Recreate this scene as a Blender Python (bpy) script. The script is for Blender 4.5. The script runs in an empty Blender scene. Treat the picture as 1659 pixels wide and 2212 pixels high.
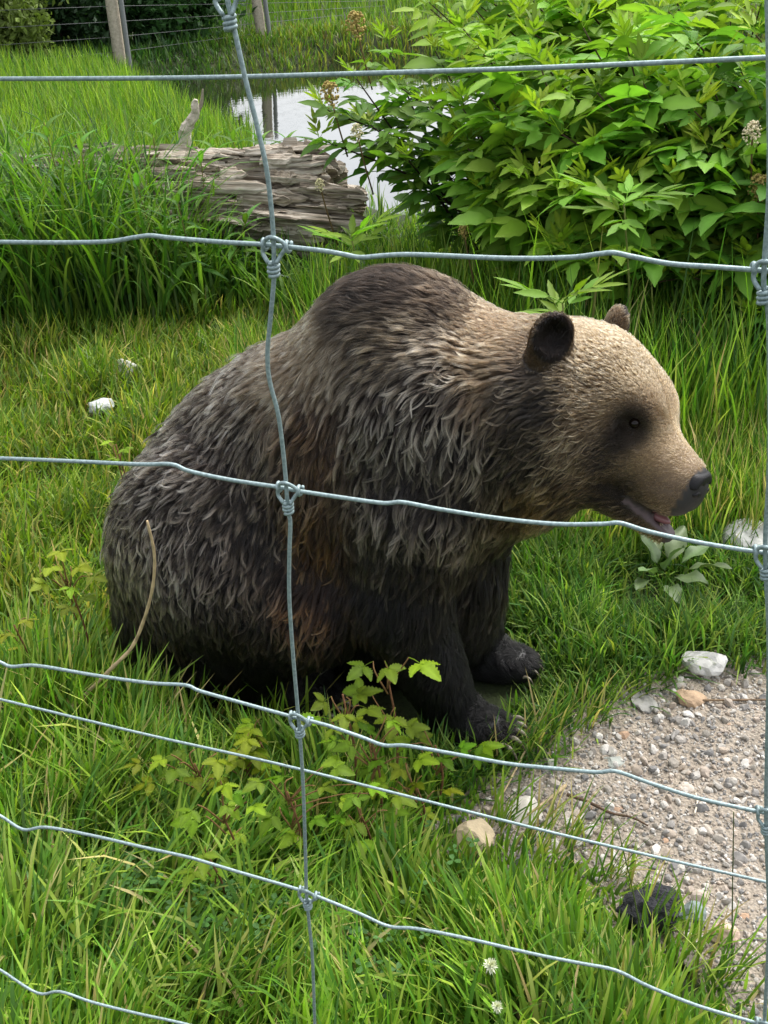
import bpy, bmesh, math, random
import numpy as np
from mathutils import Vector, Matrix

SC = bpy.context.scene
COL = SC.collection
rng = np.random.default_rng(7)
random.seed(7)
R = math.radians

# ------------------------------------------------------------------ camera
W, H, F = 1659.0, 2212.0, 2300.0          # pixel frame used when measuring the photograph
CAM = np.array([0.0, 0.0, 1.70])
PITCH, ROLL = R(29.0), R(3.0)
_fw = np.array([0, math.cos(PITCH), -math.sin(PITCH)])
_r0 = np.array([1.0, 0, 0]); _u0 = np.cross(_r0, _fw)
CR = math.cos(ROLL) * _r0 - math.sin(ROLL) * _u0
CU = math.sin(ROLL) * _r0 + math.cos(ROLL) * _u0
CF = _fw
cam = bpy.data.cameras.new('camera'); camo = bpy.data.objects.new('camera', cam); COL.objects.link(camo)
M = Matrix(((CR[0], CU[0], -CF[0], CAM[0]), (CR[1], CU[1], -CF[1], CAM[1]), (CR[2], CU[2], -CF[2], CAM[2]), (0, 0, 0, 1)))
camo.matrix_world = M
cam.sensor_fit = 'VERTICAL'; cam.sensor_height = 24.0; cam.lens = 24.0 * F / H
cam.clip_start = 0.02; cam.clip_end = 600
SC.camera = camo

def ray(px, py):
    d = CF + CR * ((px - W / 2) / F) - CU * ((py - H / 2) / F)
    return d
def on_ground(px, py, z=0.0):
    d = ray(px, py); t = (z - CAM[2]) / d[2]; return CAM + d * t
def on_depth(px, py, Y):
    d = ray(px, py); t = (Y - CAM[1]) / d[1]; return CAM + d * t
def project(P):
    q = np.asarray(P) - CAM
    z = q @ CF
    return np.stack([W / 2 + F * (q @ CR) / z, H / 2 - F * (q @ CU) / z, z], -1)
# ------------------------------------------------------------------ sky, sun, exposure
SUN_AZ, SUN_EL = R(42), R(60)              # from behind and to the right of the bear, thinly veiled
world = bpy.data.worlds.new('World'); SC.world = world; world.use_nodes = True
wn = world.node_tree; bg = wn.nodes['Background']
sky = wn.nodes.new('ShaderNodeTexSky'); sky.sky_type = 'NISHITA'; sky.sun_disc = False
sky.sun_elevation = SUN_EL; sky.sun_rotation = SUN_AZ; sky.dust_density = 4.0; sky.air_density = 1.0; sky.ozone_density = 1.0
hs = wn.nodes.new('ShaderNodeHueSaturation'); hs.inputs['Saturation'].default_value = .28; hs.inputs['Value'].default_value = 1.0
wn.links.new(sky.outputs[0], hs.inputs['Color']); wn.links.new(hs.outputs[0], bg.inputs['Color'])
bg.inputs['Strength'].default_value = .15
sl = bpy.data.lights.new('sun', 'SUN'); sl.energy = .8; sl.angle = R(40); sl.color = (1, .97, .93)
so = bpy.data.objects.new('sun', sl); COL.objects.link(so)
sd = Vector((math.sin(SUN_AZ) * math.cos(SUN_EL), math.cos(SUN_AZ) * math.cos(SUN_EL), math.sin(SUN_EL)))
so.rotation_euler = sd.to_track_quat('Z', 'Y').to_euler(); so.location = sd * 20
SC.view_settings.view_transform = 'Standard'; SC.view_settings.look = 'None'
SC.view_settings.exposure = 1.3; SC.view_settings.gamma = 1.0
SC.render.engine = 'CYCLES'
SC.cycles.use_denoising = True
SC.cycles.max_bounces = 8; SC.cycles.transparent_max_bounces = 8
# ------------------------------------------------------------------ helpers
def tag(o, label=None, cat=None, group=None, kind=None):
    if label: o['label'] = label
    if cat: o['category'] = cat
    if group: o['group'] = group
    if kind: o['kind'] = kind
    return o
def empty(name, loc=(0, 0, 0)):
    o = bpy.data.objects.new(name, None); o.location = [float(v) for v in loc]; o.empty_display_size = .05
    COL.objects.link(o); return o
def link(name, data, parent=None):
    o = bpy.data.objects.new(name, data); COL.objects.link(o)
    if parent is not None:
        o.parent = parent
        o.matrix_parent_inverse = Matrix.Translation(parent.location).inverted()
    return o
def sublink(name, data, part):
    """a sub-part: data in world space, hung under a part"""
    o = bpy.data.objects.new(name, data); COL.objects.link(o); o.parent = part
    o.matrix_parent_inverse = part.matrix_basis.inverted(); return o
def np_mesh(name, V, Fc, mat=None, smooth=True, cols=None, uv=None):
    """V (n,3), Fc (m,3|4) or list of such arrays; cols: per-vertex rgb(a)"""
    me = bpy.data.meshes.new(name)
    V = np.ascontiguousarray(V, np.float32)
    Fl = Fc if isinstance(Fc, list) else [Fc]
    Fl = [np.asarray(f, np.int32) for f in Fl if len(f)]
    me.vertices.add(len(V)); me.vertices.foreach_set('co', V.ravel())
    loops = np.concatenate([f.ravel() for f in Fl]); me.loops.add(len(loops)); me.loops.foreach_set('vertex_index', loops)
    tot = np.concatenate([np.full(len(f), f.shape[1], np.int32) for f in Fl])
    st = np.concatenate([[0], np.cumsum(tot)[:-1]]).astype(np.int32)
    me.polygons.add(len(tot)); me.polygons.foreach_set('loop_start', st)
    try: me.polygons.foreach_set('loop_total', tot)
    except Exception: pass
    me.polygons.foreach_set('use_smooth', np.full(len(tot), smooth))
    if cols is not None:
        a = me.color_attributes.new('Col', 'FLOAT_COLOR', 'POINT')
        c = np.ones((len(V), 4), np.float32); c[:, :cols.shape[1]] = cols
        a.data.foreach_set('color', c.ravel())
    me.update(); me.validate()
    if mat is not None: me.materials.append(mat)
    return me
def lin(*c):
    c = np.asarray(c if len(c) > 1 else c[0], float) / 255.0
    return np.where(c <= .04045, c / 12.92, ((c + .055) / 1.055) ** 2.4)
def rotm(a, ax): return np.array(Matrix.Rotation(a, 3, ax))
def unit(v): v = np.asarray(v, float); return v / (np.linalg.norm(v, axis=-1, keepdims=True) + 1e-9)
def wob(P, s=1.0, seed=0.0):
    """smooth pseudo noise in -1..1 from sums of sines"""
    P = np.asarray(P, float) * s
    x, y, z = P[..., 0], P[..., 1], P[..., 2] if P.shape[-1] > 2 else P[..., 0] * 0
    return (np.sin(x * 1.7 + y * 1.1 + z * 1.3 + seed) + np.sin(-x * 1.3 + y * 2.3 + z * .7 + seed * 1.7 + 1.3) +
            np.sin(x * 2.9 - y * .9 + z * 2.1 + seed * .6 + 4.1) + np.sin(x * .6 + y * 3.1 - z * 2.7 + seed * 2.3 + 2.2)) / 4

# material builders
def mat_new(name):
    m = bpy.data.materials.new(name); m.use_nodes = True
    nt = m.node_tree; b = nt.nodes['Principled BSDF']; return m, nt, b
def N(nt, typ, **kw):
    n = nt.nodes.new(typ)
    for k, v in kw.items():
        if k in n.inputs: n.inputs[k].default_value = v
        else: setattr(n, k, v)
    return n
def ramp(nt, fac, stops):
    r = nt.nodes.new('ShaderNodeValToRGB'); e = r.color_ramp.elements
    while len(e) < len(stops): e.new(.5)
    for el, (p, c) in zip(e, stops): el.position = p; el.color = (*c, 1) if len(c) == 3 else c
    nt.links.new(fac, r.inputs['Fac']); return r.outputs['Color']
def noise(nt, scale, detail=4, rough=.55, coord='Object', dist=0):
    tc = nt.nodes.new('ShaderNodeTexCoord'); n = nt.nodes.new('ShaderNodeTexNoise')
    n.inputs['Scale'].default_value = scale; n.inputs['Detail'].default_value = detail; n.inputs['Roughness'].default_value = rough
    n.inputs['Distortion'].default_value = dist
    nt.links.new(tc.outputs[coord], n.inputs['Vector']); return n.outputs['Fac']
def bump(nt, b, h, strength=.3, dist=.01):
    n = nt.nodes.new('ShaderNodeBump'); n.inputs['Strength'].default_value = strength; n.inputs['Distance'].default_value = dist
    nt.links.new(h, n.inputs['Height']); nt.links.new(n.outputs['Normal'], b.inputs['Normal'])
def mixc(nt, fac, a, b, mode='MIX'):
    m = nt.nodes.new('ShaderNodeMix'); m.data_type = 'RGBA'; m.blend_type = mode
    for sock, v in ((m.inputs[0], fac), (m.inputs[6], a), (m.inputs[7], b)):
        if hasattr(v, 'is_linked') or hasattr(v, 'links'): nt.links.new(v, sock)
        else: sock.default_value = v if not isinstance(v, (tuple, list, np.ndarray)) else (*[float(x) for x in v[:3]], 1)
    return m.outputs[2]
FUR_N = 400000
# ------------------------------------------------------------------ bear
BY = R(20); BO = np.array([0, 2.22, 0.0])
EX = np.array([math.cos(BY), -math.sin(BY), 0]); EY = np.array([math.sin(BY), math.cos(BY), 0]); EZ = np.array([0, 0, 1.0])
def b2w(P): P = np.asarray(P, float); return BO + P[..., :1] * EX + P[..., 1:2] * EY + P[..., 2:3] * EZ
def w2b(P): q = np.asarray(P, float) - BO; return np.stack([q @ EX, q @ EY, q @ EZ], -1)

# head frame inside the bear frame
HC = np.array([0.475, -0.02, 0.818])
HYAW, HPITCH, HROLL, HS = R(24), R(16), R(-14), 1.1
# head x forward: turn towards camera (-y), nose down
HM = rotm(-HYAW, 'Z') @ rotm(HPITCH, 'Y') @ rotm(HROLL, 'X')
def h2b(P): return HC + HS * (np.asarray(P, float) @ HM.T)
def b2h(P): return ((np.asarray(P, float) - HC) @ HM) / HS

def sd_ell(P, c, r, rot=None):
    q = P - np.asarray(c, np.float32)
    if rot is not None: q = q @ rot.astype(np.float32)
    r = np.asarray(r, np.float32)
    k0 = np.linalg.norm(q / r, axis=-1); k1 = np.linalg.norm(q / (r * r), axis=-1) + 1e-6
    return k0 * (k0 - 1) / k1
def sd_cone(P, a, b, ra, rb):
    a = np.asarray(a, np.float32); b = np.asarray(b, np.float32)
    ab = b - a; t = np.clip(((P - a) @ ab) / (ab @ ab), 0, 1)
    return np.linalg.norm(P - a - t[..., None] * ab, axis=-1) - (ra + (rb - ra) * t)
def smin(a, b, k):
    h = np.clip(0.5 + 0.5 * (b - a) / k, 0, 1)
    return b + (a - b) * h - k * h * (1 - h)
def smax(a, b, k): return -smin(-a, -b, k)

def body_sdf(P):
    P = P.astype(np.float32)
    S = sd_ell(P, (-0.40, 0.02, 0.30), (0.31, 0.27, 0.32), rotm(R(14), 'Y'))
    S = smin(S, sd_ell(P, (-0.24, 0, 0.53), (0.36, 0.23, 0.285), rotm(R(-38), 'Y')), .12)
    S = smin(S, sd_ell(P, (-0.10, 0, 0.74), (0.20, 0.16, 0.16), rotm(R(-38), 'Y')), .12)
    S = smin(S, sd_ell(P, (0.06, 0, 0.66), (0.23, 0.21, 0.32)), .12)
    S = smin(S, sd_ell(P, (0.05, 0, 0.905), (0.165, 0.125, 0.14)), .09)
    S = smin(S, sd_ell(P, (0.12, 0, 0.38), (0.17, 0.17, 0.24)), .10)
    S = smin(S, sd_cone(P, (0.14, 0, 0.76), (0.37, -.01, 0.768), .205, .19), .10)
    S = smin(S, sd_cone(P, (0.18, 0, 0.60), (0.34, -.01, 0.64), .16, .13), .10)
    S = smin(S, sd_ell(P, (-0.54, -0.06, 0.16), (0.155, 0.23, 0.18)), .08)
    S = smin(S, sd_ell(P, (-0.02, 0.0, 0.18), (0.28, 0.17, 0.19)), .08)
    for s in (-1, 1):
        # forelegs
        e = (0.10, s * .205, 0.37) if s < 0 else (0.14, s * .15, 0.38)
        w_ = (0.215, s * .205, 0.085) if s < 0 else (0.215, s * .055, 0.085)
        S = smin(S, sd_ell(P, (0.13, s * .14, 0.66), (0.14, 0.10, 0.25), rotm(R(8), 'Y')), .08)
        S = smin(S, sd_cone(P, (0.13, s * .17, 0.60), e, .115, .09), .06)
        S = smin(S, sd_cone(P, e, w_, .098, .062), .04)
        S = smin(S, sd_ell(P, (w_[0] + .055, w_[1] - .005, 0.044), (0.105, 0.062, 0.046)), .04)
        # hind legs
        S = smin(S, sd_ell(P, (-0.38, s * .18, 0.35), (0.26, 0.15, 0.30)), .07)
        S = smin(S, sd_cone(P, (-0.33, s * .20, 0.36), (-0.10, s * .215, 0.33), .15, .10), .10)
        S = smin(S, sd_ell(P, (-0.06, s * .15, 0.50), (0.13, 0.09, 0.24)), .09)
        S = smin(S, sd_cone(P, (-0.10, s * .215, 0.30), (-0.36, s * .22, 0.11), .10, .09), .06)
        S = smin(S, sd_cone(P, (-0.46, s * .22, 0.09), (-0.12, s * .22, 0.07), .085, .058), .05)
    # head
    Q = (((P - HC.astype(np.float32)) @ HM.astype(np.float32)) / HS).astype(np.float32)
    Qs = Q.copy(); Qs[..., 1] = np.abs(Qs[..., 1])
    D = sd_ell(Q, (-.006, 0, 0.003), (0.142, 0.120, 0.128))
    D = smin(D, sd_ell(Qs, (-.01, .07, -.055), (.115, .07, .095)), .05)
    D = smin(D, sd_ell(Qs, (.095, .038, .034), (.054, .043, .043)), .05)
    D = smin(D, sd_cone(Q, (.10, 0, -.034), (.222, 0, -.054), .082, .057), .045)
    D = smin(D, sd_ell(Qs, (.208, .024, -.080), (.062, .036, .032)), .02)
    jaw = sd_cone(Q, (.02, 0, -.104), (.246, 0, -.148), .074, .023)
    jaw = smax(jaw, -sd_ell(Q, (.255, 0, -.122), (.080, .021, .022)), .012)
    D = smin(D, jaw, .012)
    er = rotm(R(48), 'Z') @ rotm(R(-12), 'Y')
    ec = np.array((-.060, .129, .098))
    ear = sd_ell(Qs, ec, (.024, .040, .050), er)
    ear = smax(ear, -sd_ell(Qs, ec + er @ np.array((.028, 0, .006)), (.032, .030, .038), er), .010)
    D = smax(D, -sd_ell(Qs, (.134, .078, .016), (.034, .022, .024)), .022)
    D = smin(D, ear, .02)
    return smin(S, D * HS, .05)

def surface_nets(f, lo, hi, h):
    n = np.ceil((np.array(hi) - lo) / h).astype(int) + 1
    ax = [np.float32(lo[i]) + np.arange(n[i], dtype=np.float32) * np.float32(h) for i in range(3)]
    V = np.empty(n, np.float32)
    for i in range(0, n[0], 16):
        g = np.stack(np.meshgrid(ax[0][i:i + 16], ax[1], ax[2], indexing='ij'), -1)
        V[i:i + 16] = f(g)
    s = V < 0
    c = [V[a:n[0] - 1 + a, b:n[1] - 1 + b, d:n[2] - 1 + d] for a in (0, 1) for b in (0, 1) for d in (0, 1)]
    cs = sum((x < 0).astype(np.int8) for x in c)
    act = (cs > 0) & (cs < 8)
    idx = -np.ones(act.shape, np.int64); idx[act] = np.arange(act.sum())
    ii = np.argwhere(act)
    vals = np.stack([x[act] for x in c], 1)
    off = np.array([(a, b, d) for a in (0, 1) for b in (0, 1) for d in (0, 1)], float)
    acc = np.zeros((len(ii), 3)); cnt = np.zeros(len(ii))
    for p in range(8):
        for q in range(p + 1, 8):
            if np.abs(off[p] - off[q]).sum() != 1: continue
            m = (vals[:, p] < 0) != (vals[:, q] < 0)
            t = np.where(m, vals[:, p] / np.where(m, vals[:, p] - vals[:, q], 1), 0)[:, None]
            acc += np.where(m[:, None], off[p] + t * (off[q] - off[p]), 0); cnt += m
    verts = np.array(lo) + (ii + acc / cnt[:, None]) * h
    faces = []
    for a in range(3):
        b, d = (a + 1) % 3, (a + 2) % 3
        sl0 = [slice(None)] * 3; sl1 = [slice(None)] * 3
        sl0[a] = slice(0, -1); sl1[a] = slice(1, None)
        x0, x1 = s[tuple(sl0)], s[tuple(sl1)]
        e = np.argwhere(x0 != x1)
        e = e[(e[:, b] > 0) & (e[:, d] > 0) & (e[:, b] < n[b] - 1) & (e[:, d] < n[d] - 1)]
        fl = x0[tuple(e.T)]
        def g(db, dd):
            k = e.copy(); k[:, b] += db; k[:, d] += dd; return idx[tuple(k.T)]
        q = np.stack([g(-1, -1), g(0, -1), g(0, 0), g(-1, 0)], 1)
        q[~fl] = q[~fl][:, ::-1]
        faces.append(q)
    return verts, np.concatenate(faces)

def grad(f, P, e=.004):
    g = np.stack([f(P + d) - f(P - d) for d in np.eye(3) * e], -1)
    return g / (np.linalg.norm(g, axis=-1, keepdims=True) + 1e-9)

bV, bF = surface_nets(body_sdf, (-0.98, -0.52, -0.03), (0.86, 0.52, 1.14), 0.009)

def vnormals(V, Fq):
    n = np.cross(V[Fq[:, 2]] - V[Fq[:, 0]], V[Fq[:, 3]] - V[Fq[:, 1]])
    out = np.zeros_like(V)
    for k in range(4):
        for d in range(3): out[:, d] += np.bincount(Fq[:, k], n[:, d], len(V))
    return unit(out)
bN = vnormals(bV, bF)
bPix = project(b2w(bV))

# coat: photo pixel, tip colour, root colour, length (m), clumping
COAT = [
 ((860, 580), (34, 25, 18), (20, 14, 10), .045, .25), ((880, 640), (34, 25, 18), (20, 14, 10), .045, .25), ((980, 650), (58, 45, 32), (28, 20, 15), .045, .25),
 ((750, 620), (52, 41, 31), (28, 21, 16), .045, .25), ((790, 600), (34, 25, 18), (20, 14, 10), .045, .25),
 ((860, 740), (128, 110, 84), (42, 33, 25), .05, .45), ((650, 740), (182, 164, 132), (84, 70, 53), .045, .45),
 ((600, 790), (190, 172, 142), (84, 70, 53), .05, .5),
 ((500, 810), (184, 166, 140), (64, 52, 42), .055, .6), ((400, 950), (180, 163, 142), (44, 35, 29), .06, .75),
 ((520, 950), (172, 154, 134), (44, 35, 29), .06, .75),
 ((400, 1150), (164, 148, 132), (38, 30, 25), .055, .8), ((330, 1350), (80, 67, 55), (26, 21, 17), .05, .75),
 ((260, 1150), (150, 133, 114), (36, 29, 24), .05, .7), ((560, 1150), (136, 118, 102), (34, 27, 23), .06, .75),
 ((540, 1330), (66, 55, 46), (24, 19, 16), .05, .75),
 ((500, 1460), (34, 30, 29), (15, 13, 12), .04, .4), ((350, 1430), (36, 32, 30), (14, 12, 11), .04, .4), ((270, 1390), (50, 43, 37), (16, 14, 12), .045, .5), ((420, 1400), (44, 38, 34), (15, 13, 12), .045, .5), ((600, 1440), (32, 28, 27), (13, 11, 11), .04, .4),
 ((680, 930), (112, 84, 60), (48, 34, 24), .06, .7), ((690, 1150), (136, 98, 62), (62, 42, 27), .065, .8),
 ((680, 1300), (124, 86, 54), (52, 35, 24), .065, .85), ((780, 1400), (22, 20, 19), (10, 9, 9), .04, .4), ((820, 1460), (20, 18, 18), (10, 9, 9), .04, .4), ((640, 1400), (52, 42, 34), (20, 15, 12), .05, .7), ((740, 1330), (70, 52, 38), (28, 20, 15), .05, .7), ((700, 1440), (38, 33, 30), (13, 11, 10), .04, .5),
 ((850, 900), (176, 163, 144), (44, 35, 29), .065, .85), ((950, 860), (178, 164, 142), (44, 35, 29), .065, .85),
 ((850, 1050), (146, 132, 118), (35, 28, 24), .065, .8), ((980, 1050), (138, 124, 110), (30, 24, 20), .07, .8),
 ((800, 1180), (92, 81, 72), (22, 18, 16), .055, .6), ((900, 1220), (70, 61, 54), (22, 18, 16), .055, .65),
 ((800, 1290), (50, 43, 38), (16, 13, 12), .05, .5), ((860, 1330), (30, 27, 25), (14, 12, 12), .045, .5), ((950, 1420), (26, 24, 23), (12, 11, 11), .04, .4),
 ((970, 1540), (24, 22, 22), (11, 11, 11), .03, .3), ((1090, 1460), (24, 22, 22), (11, 11, 11), .03, .3),
 ((1070, 1250), (44, 37, 32), (18, 15, 14), .06, .7),
 ((1050, 800), (176, 156, 122), (84, 67, 48), .05, .65), ((1080, 695), (146, 122, 88), (82, 62, 43), .035, .35),
 ((1000, 960), (162, 148, 130), (38, 31, 26), .065, .85), ((1090, 980), (120, 107, 92), (26, 22, 19), .065, .8),
 ((1180, 1070), (122, 98, 60), (46, 35, 21), .05, .6), ((1165, 900), (50, 42, 33), (18, 15, 12), .05, .7), ((1180, 850), (48, 40, 31), (18, 15, 12), .04, .6), ((1160, 980), (62, 52, 42), (18, 15, 12), .05, .7),  # dark points below the ear paint the shadow between neck and cheek
 ((1110, 850), (128, 112, 90), (36, 29, 23), .05, .7),
 ((1290, 720), (200, 174, 132), (116, 93, 64), .020, .6), ((1380, 790), (196, 170, 128), (112, 90, 61), .016, .5),
 ((1250, 850), (198, 173, 133), (92, 73, 51), .028, .75), ((1230, 960), (196, 172, 134), (80, 64, 44), .042, .85),
 ((1310, 1000), (118, 98, 72), (34, 26, 19), .036, .85), ((1290, 1070), (88, 70, 48), (36, 28, 20), .035, .75),
 ((1350, 1060), (72, 57, 41), (34, 26, 19), .025, .7), ((1330, 860), (186, 160, 120), (100, 80, 55), .018, .55),
 ((1410, 1000), (186, 158, 117), (126, 100, 68), .010, .2), ((1450, 960), (214, 188, 147), (156, 130, 94), .008, .15),
 ((1400, 1045), (150, 124, 90), (96, 75, 52), .010, .2), ((1440, 1015), (190, 162, 120), (128, 102, 70), .008, .15), ((1485, 1000), (206, 180, 138), (146, 120, 86), .007, .15), ((1450, 1060), (164, 138, 102), (98, 77, 54), .008, .15), ((1395, 900), (172, 144, 106), (108, 84, 58), .012, .25),
]
cps, ct, cr_, cl, cc = [], [], [], [], []
for (p, tipc, rootc, L, K) in COAT:
    d = np.hypot(bPix[:, 0] - p[0], bPix[:, 1] - p[1])
    c = np.argwhere(d < max(14, d.min() + 3)).ravel(); v = bV[c[np.argmin(bPix[c, 2])]]
    cps.append((v[0], abs(v[1]) * .6, v[2])); hd_ = sum(rootc) > 180; ct.append(lin(tipc) * (.9 if p[0] > 1200 else 1.0)); cr_.append(lin(rootc) * (.7 if hd_ else .30)); cl.append(L); cc.append(K)
cps = np.array(cps); CV = np.concatenate([np.array(ct), np.array(cr_), np.array(cl)[:, None], np.array(cc)[:, None]], 1)
def coat(P):
    q = np.stack([P[:, 0], np.abs(P[:, 1]) * .6, P[:, 2]], -1)
    out = np.zeros((len(P), CV.shape[1])); ws = np.zeros(len(P))
    for c, v in zip(cps, CV):
        w_ = 1 / (((q - c) ** 2).sum(1) + .0006) ** 2.2
        out += w_[:, None] * v; ws += w_
    return out / ws[:, None]
def sstep(a, b, x): t = np.clip((x - a) / (b - a), 0, 1); return t * t * (3 - 2 * t)

def head_masks(P):
    q = b2h(P); qs = q.copy(); qs[:, 1] = np.abs(qs[:, 1])
    er = rotm(R(48), 'Z') @ rotm(R(-12), 'Y'); ec = np.array((-.060, .129, .098))
    el = (qs - ec) @ er
    near_ear = np.linalg.norm(el / np.array((.045, .055, .066)), axis=1)
    ear_in = (el[:, 0] > -.004) & (np.hypot(el[:, 1] / .037, (el[:, 2] - .002) / .047) < 1) & (near_ear < 1.2)
    ear = near_ear < 1.0
    eye = 1 - sstep(.026, .054, np.linalg.norm((qs - (.124, .074, .014)) * (.95, 1, .8), axis=1))
    nose = q[:, 0] > .254
    mouth = (q[:, 0] > .165) & (q[:, 2] > -.128 - .20 * (q[:, 0] - .165)) & (q[:, 2] < -.104) & (np.abs(q[:, 1]) < .055)
    return q, el, ear, ear_in, eye, nose, mouth

# body skin
cv = coat(bV); q_, el_, ear_, earin_, eye_, nose_, mouth_ = head_masks(bV)
sk = cv[:, 3:6] * .9
sk[earin_] = lin(16, 11, 9); sk = sk * (1 - eye_[:, None] * .85)
sk[nose_] = lin(40, 38, 38)
jl = (q_[:, 2] < -.116 - .1 * (q_[:, 0] - .125)); sk[mouth_ & jl] = lin(118, 96, 98) * .5; sk[mouth_ & ~jl] = lin(52, 36, 34) * .7
m_skin, nt, b = mat_new('bear_skin')
at = N(nt, 'ShaderNodeAttribute', attribute_name='Col'); nt.links.new(at.outputs['Color'], b.inputs['Base Color'])
b.inputs['Roughness'].default_value = .55; bump(nt, b, noise(nt, 160, 3), .3, .003)
bear = empty('bear', b2w(np.array([0., 0, 0])))
tag(bear, 'big brown grizzly bear with shaggy damp fur sitting on the grass behind the wire fence', 'bear')
body = link('body', np_mesh('body', b2w(bV), bF, m_skin, True, sk), bear)

# fur strands
def sample_surface(n):
    tri = np.concatenate([bF[:, [0, 1, 2]], bF[:, [0, 2, 3]]])
    a, b_, c = bV[tri[:, 0]], bV[tri[:, 1]], bV[tri[:, 2]]
    ar = np.linalg.norm(np.cross(b_ - a, c - a), axis=1)
    cen = (a + b_ + c) / 3
    hw = 1 - sstep(.16, .26, np.linalg.norm(cen - HC, axis=1))
    face = b2h(cen); mz = sstep(.06, .16, face[:, 0]) * hw
    wt = ar * (1 + 2.2 * hw + 2.0 * mz) * np.where(cen[:, 1] > .16, .55, 1.0) * np.where(cen[:, 2] < .02, .3, 1)
    k = rng.choice(len(tri), n, p=wt / wt.sum())
    u = rng.random((n, 2)); f = u.sum(1) > 1; u[f] = 1 - u[f]
    P = a[k] + u[:, :1] * (b_[k] - a[k]) + u[:, 1:] * (c[k] - a[k])
    Nn = unit(bN[tri[k, 0]] * (1 - u.sum(1))[:, None] + bN[tri[k, 1]] * u[:, :1] + bN[tri[k, 2]] * u[:, 1:])
    return P, Nn
def flow(P, Nn):
    q, el, ear, ein, eye, nose, mouth = head_masks(P)
    top = sstep(.35, .85, Nn[:, 2])
    d = np.stack([-.30 + .12 * wob(P, 9, 1), np.zeros(len(P)), -np.ones(len(P))], -1)
    rump = sstep(-.2, -.45, P[:, 0]); d[:, 0] += .55 * rump * sstep(.75, .3, P[:, 2])
    d = d * (1 - top[:, None]) + np.array([-1, 0, -.15]) * top[:, None]
    hump = np.exp(-(((P - (.06, 0, .96)) / .16) ** 2).sum(1)); d += hump[:, None] * np.array([.2, 0, .9])
    ft = sstep(.11, .05, P[:, 2]); d = d * (1 - ft[:, None]) + np.array([1, 0, -.35]) * ft[:, None]
    hw = 1 - sstep(.17, .27, np.linalg.norm(P - HC, axis=1) - .10 * (q[:, 0] > .05))
    hd = np.stack([-np.ones(len(P)), .25 * np.sign(q[:, 1]), -.55 - 1.2 * sstep(.02, -.10, q[:, 2]) * sstep(.14, .0, q[:, 0])], -1)
    hd[:, 2] += .9 * sstep(.03, .09, q[:, 2])
    d = d * (1 - hw[:, None]) + unit(hd @ HM.T) * hw[:, None]
    ed = np.stack([.2 * np.ones(len(P)), .6 * np.sign(q[:, 1]), np.ones(len(P))], -1) @ HM.T
    d[ear] = ed[ear]
    d = d - (d * Nn).sum(1)[:, None] * Nn
    d = unit(d)
    s = np.cross(Nn, d); a = .35 * wob(P, 22, 3) + .25 * wob(P, 55, 5)
    return d * np.cos(a)[:, None] + s * np.sin(a)[:, None]
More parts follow.
